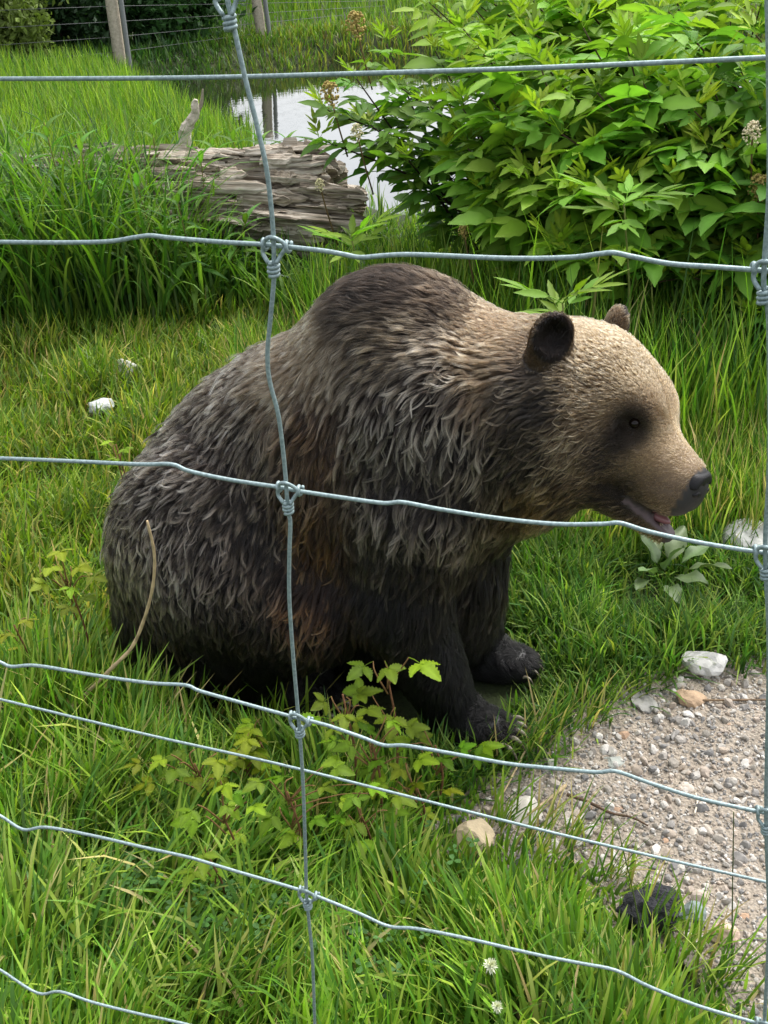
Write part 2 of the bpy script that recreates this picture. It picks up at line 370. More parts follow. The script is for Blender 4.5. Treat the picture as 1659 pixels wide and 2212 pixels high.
def make_fur(n, nc):
    P, Nn = sample_surface(n)
    c = coat(P); q, el, ear, ein, eye, nose, mouth = head_masks(P)
    L = c[:, 6].copy(); K = c[:, 7].copy(); tip = c[:, 0:3].copy(); root = c[:, 3:6].copy()
    tip = tip * (1 - eye[:, None] * .95) + eye[:, None] * .95 * lin(30, 19, 16) * .4; root = root * (1 - eye[:, None] * .85)
    L = L * (1 - .5 * eye); L[ear] = .013; K[ear] = .2
    tip[ear & ~ein] = lin(140, 116, 84) * .62; root[ear & ~ein] = lin(70, 54, 38) * .5
    tip[ein] = lin(36, 25, 19) * .7; root[ein] = lin(20, 14, 11) * .6; L[ein] = .012
    paw = sstep(.10, .04, P[:, 2]); L *= 1 - .45 * paw
    L = np.where(L > .045, L * 1.2, L)
    L *= rng.uniform(.7, 1.15, n)
    near_eye = np.linalg.norm(np.stack([q[:, 0], np.abs(q[:, 1]), q[:, 2]], -1) - (.132, .068, .021), axis=1) < .008
    keep = ~(nose | mouth | near_eye)
    P, Nn, L, K, tip, root = P[keep], Nn[keep], L[keep], K[keep], tip[keep], root[keep]
    n = len(P)
    T = flow(P, Nn)
    top = sstep(.2, .8, Nn[:, 2])
    lift = .38 + .35 * top + rng.normal(0, .10, n)
    ts = np.array([0, .22, .5, .78, 1.0])
    def curve(P, Nn, T, L, lift, curl, cs):
        out = []
        S_ = np.cross(Nn, T)
        for t in ts:
            h = lift * t - .55 * lift * t * t
            out.append(P + L[:, None] * (T * (t * (1 - .12 * lift))[:, None] + Nn * h[:, None] + S_ * (curl * np.sin(t * cs) * t)[:, None] - np.array([0, 0, .16]) * (t * t)))
        return np.stack(out, 1)
    own = curve(P, Nn, T, L, lift, rng.normal(0, .12, n), 2.2)
    from mathutils import kdtree
    def locks(nc_, strength, reach, curl_s, cpow):
        pw_ = 1 / np.maximum(L, .012) ** 1.3; ci = rng.choice(n, nc_, replace=False, p=pw_ / pw_.sum())
        kd = kdtree.KDTree(nc_)
        for i, k in enumerate(ci): kd.insert(P[k], i)
        kd.balance(); near = np.fromiter((kd.find(p)[1] for p in P), int, n)
        cv_ = curve(P[ci], Nn[ci], T[ci], L[ci] * rng.uniform(.75, 1.35, nc_), lift[ci] + rng.normal(.04, .14, nc_), rng.normal(0, curl_s, nc_), 3.2)
        dist = np.linalg.norm(P - P[ci[near]], axis=1)
        kk = (strength * np.clip(1.35 - dist / reach, 0, 1))[:, None] * ts[None] ** cpow
        return cv_[near], kk[..., None], near
    # broad tufts first, then the fine wet strings inside them
    g, kk, near1 = locks(int(n * .012), .45 * K, .05, .3, 1.3)
    pts = own * (1 - kk) + g * kk
    g, kk, near2 = locks(nc, np.minimum(K * 1.2, .98), .015, .30, .5)
    base2 = pts
    pts = pts * (1 - kk) + (g * .93 + base2 * .07) * kk
    sg = np.clip((L - .004) / .028, .35, 1.0)
    t1 = np.exp(rng.normal(0, .22, int(n * .012)))[near1]; t2 = np.where(rng.random(nc) < .40, rng.uniform(1.0, 2.0, nc), rng.uniform(.2, .62, nc))[near2]
    vt = ((t1 * t2) ** sg * rng.uniform(.85, 1.15, n))[:, None]
    vt = np.minimum(vt, 2.2)
    pts[..., 2] = np.maximum(pts[..., 2], .004)
    return pts, tip * vt, root * rng.uniform(.8, 1.2, n)[:, None], L
def hair_object(name, pts, tip, root, rad, mat, parent):
    n, k = pts.shape[:2]
    hc = bpy.data.hair_curves.new(name); hc.add_curves([k] * n)
    hc.attributes['position'].data.foreach_set('vector', np.ascontiguousarray(b2w(pts.reshape(-1, 3)), np.float32).ravel())
    ra = hc.attributes.get('radius') or hc.attributes.new('radius', 'FLOAT', 'POINT')
    ra.data.foreach_set('value', (rad[:, None] * np.array([1, .95, .8, .55, .2])).astype(np.float32).ravel())
    for nm, c in (('tip', tip), ('root', root)):
        a = hc.attributes.new(nm, 'FLOAT_COLOR', 'CURVE'); a.data.foreach_set('color', np.concatenate([c, np.ones((n, 1))], 1).astype(np.float32).ravel())
    hc.materials.append(mat)
    return link(name, hc, parent)
m_fur = bpy.data.materials.new('bear_fur'); m_fur.use_nodes = True; nt = m_fur.node_tree; nt.nodes.clear()
o_ = N(nt, 'ShaderNodeOutputMaterial'); hi = N(nt, 'ShaderNodeHairInfo')
a1 = N(nt, 'ShaderNodeAttribute', attribute_name='root'); a2 = N(nt, 'ShaderNodeAttribute', attribute_name='tip')
mr = N(nt, 'ShaderNodeMapRange'); mr.inputs[1].default_value = .5; mr.inputs[2].default_value = 1.0; nt.links.new(hi.outputs['Intercept'], mr.inputs[0])
cmix = mixc(nt, mr.outputs[0], a1.outputs['Color'], a2.outputs['Color'])
hb = N(nt, 'ShaderNodeBsdfHairPrincipled'); hb.parametrization = 'COLOR'
hb.inputs['Roughness'].default_value = .42; hb.inputs['Radial Roughness'].default_value = .55; hb.inputs['Coat'].default_value = .0; hb.inputs['IOR'].default_value = 1.36
nt.links.new(cmix, hb.inputs['Color']); nt.links.new(hb.outputs[0], o_.inputs[0])
pts, tip, root, L = make_fur(FUR_N, int(FUR_N * .22))
hair_object('fur', pts, tip, root, np.where(L < .02, .00045, .00056), m_fur, bear)

# nose, eyes, tongue, claws
def head_part(name, f, lo, hi, h, mat, cols=None):
    V, Fc = surface_nets(f, lo, hi, h); return link(name, np_mesh(name, b2w(h2b(V)), Fc, mat, True), bear)
def nose_sdf(Q):
    Qs = Q.astype(np.float32).copy(); Qs[..., 1] = np.abs(Qs[..., 1])
    D = sd_ell(Qs, (.250, 0, -.034), (.034, .039, .027)); D = smin(D, sd_ell(Qs, (.252, .018, -.042), (.030, .020, .020)), .008)
    D = smin(D, sd_ell(Qs, (.252, 0, -.064), (.024, .022, .026)), .012)
    D = smax(D, Qs[..., 0] - .274 + .25 * (Qs[..., 2] + .034), .008); D = smax(D, Qs[..., 2] + .013, .006)
    D = smax(D, -sd_ell(Qs, (.275, .018, -.036), (.016, .0085, .0065), rotm(R(20), 'X')), .003)
    D = smax(D, -sd_ell(Qs, (.266, .031, -.042), (.014, .010, .0035), rotm(R(-25), 'X')), .003)
    return smax(D, -sd_ell(Qs, (.276, 0, -.060), (.012, .0016, .03)), .002)
m_nose, nt, b = mat_new('bear_nose')
b.inputs['Base Color'].default_value = (*lin(24, 23, 24), 1); b.inputs['Roughness'].default_value = .45; b.inputs['Specular IOR Level'].default_value = .25
vo = N(nt, 'ShaderNodeTexVoronoi'); vo.inputs['Scale'].default_value = 420; tcn = N(nt, 'ShaderNodeTexCoord'); nt.links.new(tcn.outputs['Object'], vo.inputs['Vector']); bump(nt, b, vo.outputs['Distance'], .35, .0012)
head_part('nose', nose_sdf, (.205, -.045, -.10), (.30, .045, .01), .0022, m_nose)
m_eye, nt, b = mat_new('bear_eye'); b.inputs['Base Color'].default_value = (*lin(20, 12, 8), 1); b.inputs['Roughness'].default_value = .12; b.inputs['Specular IOR Level'].default_value = .25
bm = bmesh.new(); bmesh.ops.create_uvsphere(bm, u_segments=20, v_segments=14, radius=.0095 * HS); sp = bpy.data.meshes.new('eye'); bm.to_mesh(sp); bm.free(); sp.materials.append(m_eye)
for f in sp.polygons: f.use_smooth = True
for s in (-1, 1):
    e = link('eye', sp, bear); p = b2w(h2b(np.array([.124, s * .0625, .021]))); e.matrix_basis = Matrix.Translation(p)
m_tng, nt, b = mat_new('bear_tongue'); b.inputs['Base Color'].default_value = (*lin(128, 84, 84), 1); b.inputs['Roughness'].default_value = .35
head_part('tongue', lambda Q: smin(sd_ell(Q, (.19, 0, -.130), (.06, .016, .009)), sd_ell(Q, (.215, 0, -.130), (.024, .013, .007)), .01), (.10, -.03, -.15), (.28, .03, -.10), .004, m_tng)
m_claw, nt, b = mat_new('bear_claw'); b.inputs['Roughness'].default_value = .35
nt.links.new(ramp(nt, noise(nt, 60, 3), [(.35, lin(86, 76, 64)), (.6, lin(160, 150, 132))]), b.inputs['Base Color'])
def claw_mesh():
    n, k = 9, 8; V = []
    for i in range(n):
        t = i / (n - 1); a = t * 1.0; c = np.array([.050 * math.sin(a) / math.sin(1.0), 0, -.030 * (1 - math.cos(a)) / (1 - math.cos(1.0)) + .012 * math.sin(t * 3.1)]); r = .0075 * (1 - t) ** .8 + .0005
        V += [c + r * np.array([math.sin(a) * math.sin(g), .75 * math.cos(g), math.cos(a) * math.sin(g)]) for g in np.arange(k) / k * 2 * math.pi]
    i = np.arange(n - 1)[:, None] * k; j = np.arange(k)[None]; j2 = (j + 1) % k
    return np_mesh('claw', np.array(V), np.stack([i + j, i + j2, i + k + j2, i + k + j], -1).reshape(-1, 4), m_claw)
CLAW = claw_mesh()
for (cx, cy, fr_, zz) in ((.27, -.21, .088, .050), (.27, .05, .088, .050), (-.12, -.22, .052, .055), (-.12, .22, .052, .055)):
    for k in range(5):
        u = (k - 2) / 2; p = b2w(np.array([cx + fr_ * (1 - .16 * u * u), cy + u * .047, zz - .006 * u * u])); d = (EX * math.cos(u * .3) + EY * math.sin(u * .3)) ; sc_ = .6 if cy > 0 else 1.0
        c = link('claw', CLAW, bear); x = d; z = np.array([0, 0, 1.0]); y = np.cross(z, x); c.matrix_basis = Matrix(((x[0], y[0], z[0], p[0]), (x[1], y[1], z[1], p[1]), (x[2], y[2], z[2], p[2]), (0, 0, 0, 1))) @ Matrix.Scale(sc_, 4)
# ------------------------------------------------------------------ setting
def in_poly(x, y, poly):
    poly = np.asarray(poly); r = np.zeros(np.shape(x), bool); n = len(poly); j = n - 1
    for i in range(n):
        xi, yi = poly[i]; xj, yj = poly[j]
        c = ((yi > y) != (yj > y)) & (x < (xj - xi) * (y - yi) / (yj - yi + 1e-12) + xi)
        r ^= c; j = i
    return r
def poly_dist(x, y, poly):
    """signed distance, positive outside"""
    P = np.stack([x, y], -1); d = np.full(np.shape(x), 1e9); poly = np.asarray(poly)
    for a, b in zip(poly, np.roll(poly, -1, 0)):
        ab = b - a; t = np.clip(((P - a) @ ab) / (ab @ ab), 0, 1)
        d = np.minimum(d, np.linalg.norm(P - a - t[..., None] * ab, axis=-1))
    return np.where(in_poly(x, y, poly), -d, d)
WZ = -0.25
POND = [on_ground(px, py, WZ)[:2] for px, py in ((575, 345), (545, 300), (440, 262), (372, 215), (375, 192), (520, 168), (640, 152), (720, 137), (1000, 128), (1300, 125), (1659, 120), (1659, 330), (1250, 430), (1000, 470), (800, 408), (640, 350))]
POND = np.array(POND)
PATH = np.array([on_ground(px, py)[:2] for px, py in ((985, 1800), (1060, 1715), (1170, 1650), (1195, 1600), (1285, 1540), (1350, 1498), (1480, 1462), (1530, 1452), (1700, 1436), (2000, 1400), (2500, 1900), (2300, 2400), (1800, 2420), (1600, 2130), (1470, 2010), (1400, 2000), (1330, 1915), (1180, 1850), (1060, 1840))])
def gz(x, y):
    x = np.asarray(x, float); y = np.asarray(y, float)
    P = np.stack([x, y], -1)
    h = .025 * wob(P, 2.2, 1) + .012 * wob(P, 7, 2)
    h = h * np.clip((y - .2) / 1, 0, 1)
    # softer, higher ground at far side and left
    h += .10 * np.clip((y - 14) / 6, 0, 3) + .03 * np.clip(-x - 1.5, 0, 6)
    d = poly_dist(x, y, POND)
    t = np.clip((d + .25) / 1.3, 0, 1); t = t * t * (3 - 2 * t)
    h = h * t + (WZ - .30) * (1 - t)
    # flat under the bear
    r = np.exp(-(((x + .15) / .7) ** 2 + ((y - 2.25) / .5) ** 2)); return h * (1 - r)
# ground sheet: fine near, coarse far
gx = np.concatenate([np.linspace(-220, -14, 24)[:-1], np.linspace(-14, 14, 281), np.linspace(14, 220, 24)[1:]])
gy = np.concatenate([np.linspace(-60, -2, 8)[:-1], np.linspace(-2, 34, 361), np.linspace(34, 320, 30)[1:]])
GX, GY = np.meshgrid(gx, gy, indexing='ij')
GZ = gz(GX, GY); n0, n1 = GX.shape
idx = np.arange(n0 * n1).reshape(n0, n1)
GFc = np.stack([idx[:-1, :-1], idx[1:, :-1], idx[1:, 1:], idx[:-1, 1:]], -1).reshape(-1, 4)
m_soil, nt, b = mat_new('soil')
nA = noise(nt, 6, 6); nB = noise(nt, 90, 4)
c1 = ramp(nt, nA, [(.3, lin(38, 46, 20)), (.55, lin(54, 66, 26)), (.75, lin(72, 74, 38))])
c2 = ramp(nt, nB, [(.3, (.45, .45, .45)), (.7, (1, 1, 1))])
nt.links.new(mixc(nt, 1.0, c1, c2, 'MULTIPLY'), b.inputs['Base Color']); b.inputs['Roughness'].default_value = .95
bump(nt, b, nB, .6, .01)
ground = link('ground', np_mesh('ground', np.stack([GX, GY, GZ], -1).reshape(-1, 3), GFc, m_soil)); tag(ground, 'damp dark soil under the meadow grass', 'ground', kind='structure')
# pond
m_w, nt, b = mat_new('pond_water')
b.inputs['Base Color'].default_value = (.012, .014, .008, 1); b.inputs['Roughness'].default_value = .02; b.inputs['IOR'].default_value = 1.9
bump(nt, b, noise(nt, 7, 3, .5), .05, .02)
c = POND.mean(0)
pw = c + (POND - c) * 1.25
water = link('pond', np_mesh('pond', np.array([(x, y, WZ) for x, y in ((-7, 6.2), (16, 6.2), (16, 24), (-7, 24))]), np.array([[0, 1, 2, 3]]), m_w)); tag(water, 'still pond mirroring the bright sky behind the log', 'pond', kind='structure')

# gravel path sheet + stones
m_grav, nt, b = mat_new('gravel_dirt')
nA = noise(nt, 9, 5); nB = noise(nt, 140, 5, .7); vo = N(nt, 'ShaderNodeTexVoronoi'); vo.inputs['Scale'].default_value = 130
tc = N(nt, 'ShaderNodeTexCoord'); nt.links.new(tc.outputs['Object'], vo.inputs['Vector'])
c1 = ramp(nt, nA, [(.3, lin(136, 127, 115)), (.5, lin(166, 156, 142)), (.7, lin(150, 143, 132))])
c2 = ramp(nt, nB, [(.25, (.35, .33, .32)), (.5, (.85, .83, .8)), (.75, (1.15, 1.12, 1.08))])
nt.links.new(mixc(nt, 1.0, c1, c2, 'MULTIPLY'), b.inputs['Base Color']); b.inputs['Roughness'].default_value = .95
bump(nt, b, vo.outputs['Distance'], .7, .008)
px_ = np.arange(.02, 2.2, .02); py_ = np.arange(.5, 2.8, .02)
PX, PY = np.meshgrid(px_, py_, indexing='ij')
PD = poly_dist(PX, PY, PATH) + .05 * wob(np.stack([PX, PY], -1), 11, 4) + .02 * wob(np.stack([PX, PY], -1), 37, 6)
PZ = gz(PX, PY) + .009 - np.clip(PD - .04, 0, .3) * .30 + .004 * wob(np.stack([PX, PY], -1), 60, 2)
n0, n1 = PX.shape; idx = np.arange(n0 * n1).reshape(n0, n1)
q = np.stack([idx[:-1, :-1], idx[1:, :-1], idx[1:, 1:], idx[:-1, 1:]], -1).reshape(-1, 4)
q = q[(PD.ravel()[q] < .11).all(1)]
used, inv = np.unique(q, return_inverse=True)
path = link('path', np_mesh('path', np.stack([PX, PY, PZ], -1).reshape(-1, 3)[used], inv.reshape(-1, 4), m_grav)); tag(path, 'pale gravel path beside the bear', 'path', kind='structure')
def pz(x, y): return gz(x, y) + .009

def ico(sub):
    bm = bmesh.new(); bmesh.ops.create_icosphere(bm, subdivisions=sub, radius=1)
    V = np.array([v.co for v in bm.verts]); Fc = np.array([[v.index for v in f.verts] for f in bm.faces]); bm.free(); return V, Fc
ICO1, ICO2, ICO3, ICO4 = ico(1), ico(2), ico(3), ico(4)
def rock_verts(V, seed, ang=.5, rough=.12, planes=7):
    """angular rock: unit sphere cut by random planes, then roughened"""
    r = np.random.default_rng(seed); P = V.copy()
    for _ in range(planes):
        n = unit(r.normal(size=3)); d = r.uniform(1 - ang, .95)
        e = P @ n - d; P = P - np.clip(e, 0, None)[:, None] * n
    P = P * (1 + rough * wob(P, 4, seed)[:, None] + rough * .5 * wob(P, 11, seed + 3)[:, None])
    return P
def rot_rand(r, n):
    a = unit(r.normal(size=(n, 4))); w, x, y, z = a.T
    return np.stack([1 - 2 * (y * y + z * z), 2 * (x * y - z * w), 2 * (x * z + y * w), 2 * (x * y + z * w), 1 - 2 * (x * x + z * z), 2 * (y * z - x * w), 2 * (x * z - y * w), 2 * (y * z + x * w), 1 - 2 * (x * x + y * y)], -1).reshape(n, 3, 3)
def attr_mat(name, rough=.9, nscale=60, bstr=.4, spec=.3, bdist=.004, contrast=.35):
    m, nt, b = mat_new(name)
    a = N(nt, 'ShaderNodeAttribute', attribute_name='Col'); n = noise(nt, nscale, 5, .65)
    cr = ramp(nt, n, [(.25, (1 - contrast,) * 3), (.75, (1 + contrast * .5,) * 3)])
    nt.links.new(mixc(nt, 1.0, a.outputs['Color'], cr, 'MULTIPLY'), b.inputs['Base Color'])
    b.inputs['Roughness'].default_value = rough; b.inputs['Specular IOR Level'].default_value = spec
    bump(nt, b, n, bstr, bdist); return m
m_stone = attr_mat('stone')
GCOL = np.array([lin(c) for c in ((188, 182, 172), (166, 160, 152), (204, 199, 190), (142, 139, 135), (184, 168, 150), (220, 216, 208), (156, 149, 138), (118, 118, 118), (192, 176, 160))])
def pebbles(n, smin, smax, base, k=2.2, seed=3, edge=.03):
    r = np.random.default_rng(seed)
    x = r.uniform(.02, 2.0, n * 3); y = r.uniform(.9, 2.4, n * 3)
    d = poly_dist(x, y, PATH); ok = d + .06 * wob(np.stack([x, y], -1), 11, 4) < edge - r.exponential(.03, len(x)) * (r.random(len(x)) < .5)
    x, y = x[ok][:n], y[ok][:n]; n = len(x)
    s = smin * (smax / smin) ** (r.random(n) ** k)
    V0, F0 = base
    var = np.stack([rock_verts(V0, i + seed * 31, .55, .10, 6) for i in range(14)])
    P = var[r.integers(0, 14, n)] * (s[:, None] * r.uniform(.6, 1.25, (n, 3)))[:, None, :] * np.array([1, 1, .75])
    P = np.einsum('nij,nkj->nki', rot_rand(r, n), P)
    P += np.stack([x, y, pz(x, y) + s * .18], -1)[:, None]
    C = GCOL[r.integers(0, len(GCOL), n)] * r.uniform(.85, 1.1, (n, 1)); C = (C * .8 + lin(174, 167, 156) * .2) * .92
    return P.reshape(-1, 3), (F0[None] + (np.arange(n) * len(V0))[:, None, None]).reshape(-1, 3), np.repeat(C, len(V0), 0)
A = pebbles(15000, .0022, .0070, ICO1, 1.3, 3); B = pebbles(2300, .005, .017, ICO2, 2.0, 5)
gv = link('gravel', np_mesh('gravel', np.concatenate([A[0], B[0]]), np.concatenate([A[1], B[1] + len(A[0])]), m_stone, False, np.concatenate([A[2], B[2]])))
tag(gv, 'loose crushed gravel scattered over the path', 'gravel', kind='stuff')

def rock(name, px, py, wpx, hpx, col, label, seed, cat='rock', z0=None, flat=.75, group=None, rough=.10, ang=.5, mat=None, sub=ICO3, tilt=None, sink=.3):
    g = on_ground(px, py + hpx * .45); x, y = g[:2]
    x, y = (on_ground(px, py + hpx * .45, float(gz(x, y)))[:2])
    dist = project(np.array([x, y, 0.0]))[2]
    w = wpx * dist / F / 2; hh = hpx * dist / F / 2 * flat * 1.15
    r = np.random.default_rng(seed)
    V = rock_verts(sub[0], seed, ang, rough, 8) * np.array([w, w * r.uniform(.7, .95), hh])
    V = V @ rotm(r.uniform(-.3, .3) if tilt is None else tilt, 'Y').T
    C = np.tile(lin(col), (len(V), 1)) * (1 + .12 * wob(V / w, 3, seed))[:, None]
    me = np_mesh(name, V, sub[1], mat or m_stone, False, C)
    o = link(name, me); o.location = (x, y, float(gz(x, y)) + hh * (1 - sink)); tag(o, label, cat, group); return o
m_rock = attr_mat('pale_rock', .85, 30, .5, .3, .006, .3)
rock('rock', 1520, 1420, 104, 74, (205, 203, 198), 'white angular rock in grass at the edge of the gravel path', 11, mat=m_rock, tilt=.25, sink=.0)
rock('rock', 1492, 1500, 72, 42, (178, 152, 124), 'rounded tan rock lying on the gravel beside the white rock', 12, mat=m_rock, ang=.3)
rock('rock', 1405, 1512, 90, 22, (160, 158, 152), 'flat grey stone embedded at the grass edge next to the tan rock', 13, mat=m_rock)
rock('rock', 1615, 1155, 120, 90, (190, 190, 184), 'large pale rock half hidden in grass behind the dock plant', 14, mat=m_rock, sink=.0)
rock('rock', 280, 806, 60, 38, (206, 206, 198), 'white rock in the short grass behind the bear, farther from the stick', 15, mat=m_rock, sink=-.8)
rock('rock', 220, 880, 62, 42, (188, 192, 188), 'greyish white rock in the short grass just behind the bear', 16, mat=m_rock, sink=-.4)
rock('rock', 1135, 1738, 92, 44, (202, 196, 184), 'flat whitish slab of rock where grass meets gravel', 17, mat=m_rock, flat=.5, tilt=-.2)
rock('rock', 1028, 1795, 100, 92, (196, 178, 146), 'cream coloured boulder poking out between grass blades', 18, mat=m_rock, sink=.1)
rock('rock', 1325, 1635, 62, 34, (156, 160, 152), 'grey green flat stone set in the gravel path', 19, mat=m_rock, flat=.5)
rock('rock', 1492, 1962, 62, 58, (128, 140, 136), 'blue grey angular stone beside the dark lump', 21, mat=m_rock, sink=.0)
rock('rock', 1562, 2010, 66, 50, (196, 172, 152), 'pinkish lumpy stone on gravel below the blue grey stone', 22, mat=m_rock, sink=.0)
rock('rock', 1500, 2065, 70, 40, (150, 140, 128), 'dull brown stone pressed into gravel near the seed stem', 23, mat=m_rock)
rock('rock', 1240, 1760, 56, 28, (190, 180, 168), 'pale flat stone beside the bent twig on gravel', 24, mat=m_rock, flat=.6)
m_dark = attr_mat('dark_lump', .9, 120, .9, .35, .012, .5)
rock('dark_lump', 1405, 1945, 135, 105, (58, 58, 62), 'crumbly dark grey lump at the grass edge on gravel', 25, cat='lump', mat=m_dark, rough=.16, ang=.25, sub=ICO4, sink=.1)
r = np.random.default_rng(42); k = 0
while k < 90:
    px, py = r.uniform(1080, 1655), r.uniform(1470, 2190); g = on_ground(px, py)
    if poly_dist(g[0], g[1], PATH) > -.015: continue
    big = k < 16; s = r.uniform(28, 44) if big else r.uniform(13, 24); ci = r.integers(0, 5)
    c = np.clip(np.array(((186, 176, 162), (156, 148, 138), (212, 205, 194), (182, 152, 126), (124, 122, 120))[ci]) * r.uniform(.9, 1.06), 0, 255)
    nm = ('buff', 'greyish brown', 'whitish', 'rusty tan', 'dark grey')[ci]
    rock('stone', px, py, s, s * r.uniform(.5, .8), c, f'{"larger" if big else "small"} {nm} stone lying loose on the gravel path', 100 + k, cat='stone', group=f'{"larger" if big else "small"} {nm} stones on the path', sub=ICO2, flat=.8, sink=.4); k += 1

# ------------------------------------------------------------------ grass
def leaf_mat(name, trans=.35, rough=.5, spec=.3, attr=True, bumps=None):
    m, nt, b = mat_new(name); out = nt.nodes['Material Output']
    a = N(nt, 'ShaderNodeAttribute', attribute_name='Col'); col = a.outputs['Color']
    if not attr:
        oi = N(nt, 'ShaderNodeObjectInfo')
        hv = N(nt, 'ShaderNodeHueSaturation')
        mr1 = N(nt, 'ShaderNodeMapRange'); mr1.inputs[3].default_value = .478; mr1.inputs[4].default_value = .515; nt.links.new(oi.outputs['Random'], mr1.inputs[0])
        ml = N(nt, 'ShaderNodeMath', operation='MULTIPLY'); ml.inputs[1].default_value = 7.13; nt.links.new(oi.outputs['Random'], ml.inputs[0])
        fr = N(nt, 'ShaderNodeMath', operation='FRACT'); nt.links.new(ml.outputs[0], fr.inputs[0])
        mr2 = N(nt, 'ShaderNodeMapRange'); mr2.inputs[3].default_value = .7; mr2.inputs[4].default_value = 1.25; nt.links.new(fr.outputs[0], mr2.inputs[0])
        nt.links.new(mr1.outputs[0], hv.inputs['Hue']); nt.links.new(mr2.outputs[0], hv.inputs['Value'])
        oc = mixc(nt, 1.0, a.outputs['Color'], oi.outputs['Color'], 'MULTIPLY')
        nt.links.new(oc, hv.inputs['Color']); col = hv.outputs['Color']
    nt.links.new(col, b.inputs['Base Color']); b.inputs['Roughness'].default_value = rough; b.inputs['Specular IOR Level'].default_value = spec
    tr = N(nt, 'ShaderNodeBsdfTranslucent'); tcn = mixc(nt, 1.0, col, (.98, 1.12, .46), 'MULTIPLY'); nt.links.new(tcn, tr.inputs['Color'])
    mx = N(nt, 'ShaderNodeMixShader'); mx.inputs[0].default_value = trans
    nt.links.new(b.outputs[0], mx.inputs[1]); nt.links.new(tr.outputs[0], mx.inputs[2]); nt.links.new(mx.outputs[0], out.inputs[0])
    return m
m_grass = leaf_mat('grass_blade', .42, .45, .35)
def blades(xy, L, w, th0, bend, az, cols, segs=4, z=None, twist=None):
    """xy (n,2); bend measured in radians over the blade; cols (n,3)"""
    n = len(xy); zz = gz(xy[:, 0], xy[:, 1]) - .006 if z is None else z
    P = np.stack([xy[:, 0], xy[:, 1], zz], -1)
    dirh = np.stack([np.cos(az), np.sin(az), np.zeros(n)], -1); up = np.array([0, 0, 1.0])
    tw = rng.uniform(-1.2, 1.2, n) if twist is None else twist
    side0 = np.stack([-np.sin(az), np.cos(az), np.zeros(n)], -1)
    rows = []; cur = P.copy()
    for i in range(segs + 1):
        t = i / segs; th = th0 + bend * t ** 1.4
        T = dirh * np.sin(th)[:, None] + up * np.cos(th)[:, None]
        Nn = np.cross(side0, T)
        a = tw * (t - .3)
        S = side0 * np.cos(a)[:, None] + Nn * np.sin(a)[:, None]
        wt = w * (.55 + .9 * t) * (1 - t ** 2.2) if i < segs else w * 0
        wt = np.minimum(wt, w)
        if i < segs: rows += [cur - S * wt[:, None] * .5, cur + S * wt[:, None] * .5]
        else: rows += [cur]
        cur = cur + T * (L / segs)[:, None]
    V = np.stack(rows, 1); k = V.shape[1]
    base = (np.arange(n) * k)[:, None]
    quads = np.concatenate([base + np.array([2 * i, 2 * i + 1, 2 * i + 3, 2 * i + 2]) for i in range(segs - 1)])
    tris = base + np.array([2 * segs - 2, 2 * segs - 1, 2 * segs])
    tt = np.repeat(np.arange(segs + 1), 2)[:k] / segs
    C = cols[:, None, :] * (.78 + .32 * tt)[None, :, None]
    return V.reshape(-1, 3), quads, tris, C.reshape(-1, 3)
def grass_obj(name, parts, label, cat='grass'):
    Vs, Qs, Ts, Cs, o = [], [], [], [], 0
    for V, Q, T, C in parts: Vs.append(V); Qs.append(Q + o); Ts.append(T + o); Cs.append(C); o += len(V)
    ob = link(name, np_mesh(name, np.concatenate(Vs), [np.concatenate(Qs), np.concatenate(Ts)], m_grass, True, np.concatenate(Cs)))
    tag(ob, label, cat, kind='stuff'); return ob
def pal(n, cols, w=None, jit=.22):
    c = np.array([lin(x) for x in cols]); k = rng.choice(len(c), n, p=None if w is None else np.array(w) / sum(w))
    return c[k] * np.exp(rng.normal(0, jit, (n, 1))) * rng.uniform(.92, 1.08, (n, 3))
def scatter(n, x0, x1, y0, y1, keep):
    x = rng.uniform(x0, x1, n); y = rng.uniform(y0, y1, n); p = keep(x, y); ok = rng.random(n) < p
    return np.stack([x[ok], y[ok]], -1)
def infr(x, y, m=.75): return (np.abs(x) < .385 * np.hypot(y, 1.2) + m)
BRIGHT = ((120, 155, 50), (98, 138, 45), (142, 168, 62), (80, 118, 45), (164, 176, 90), (190, 175, 118))
DARK = ((72, 112, 40), (60, 98, 38), (90, 126, 44), (108, 140, 52), (132, 156, 72))
YEL = ((120, 146, 42), (146, 160, 58), (100, 130, 40), (170, 168, 82), (184, 166, 100), (84, 118, 36))
def bearmask(x, y):
    q = w2b(np.stack([x, y, 0 * x], -1)); return ((q[:, 0] + .20) / .56) ** 2 + (q[:, 1] / .30) ** 2
def offpath(x, y, d0=0.0, fall=.04):
    d = poly_dist(x, y, PATH) + .045 * wob(np.stack([x, y], -1), 11, 4); return np.clip((d - d0) / fall, 0.0, 1)
parts = []
# long bright grass in front
def kA(x, y):
    left = sstep(-.05, -.45, x)
    lim = 1.98 - .12 * sstep(-.2, .3, x) + .25 * left
    return infr(x, y) * (y < lim) * offpath(x, y, -.05, .17) * (bearmask(x, y) > 1.05) * (.45 + .55 * (wob(np.stack([x, y], -1), 6, 9) > -.35))
xy = scatter(66000, -1.7, 1.35, .85, 2.3, kA); n = len(xy); print('grass A', n)
edge = np.clip(offpath(xy[:, 0], xy[:, 1], 0, .25), .35, 1)
bm_ = bearmask(xy[:, 0], xy[:, 1]); shade = np.maximum(sstep(2.6, 1.3, bm_), .95 * np.exp(-(((xy[:, 0] - .25) / .17) ** 2 + ((xy[:, 1] - 1.85) / .15) ** 2)))  # mask only shortens the blades around the bear and its near paw
P3 = np.c_[xy, 0 * xy[:, 0]]
L = rng.uniform(.07, .25, n) * edge * (1 - .66 * shade) * (1 + .3 * sstep(-.3, -.7, xy[:, 0])) * (1 + .25 * wob(P3, 9, 5))
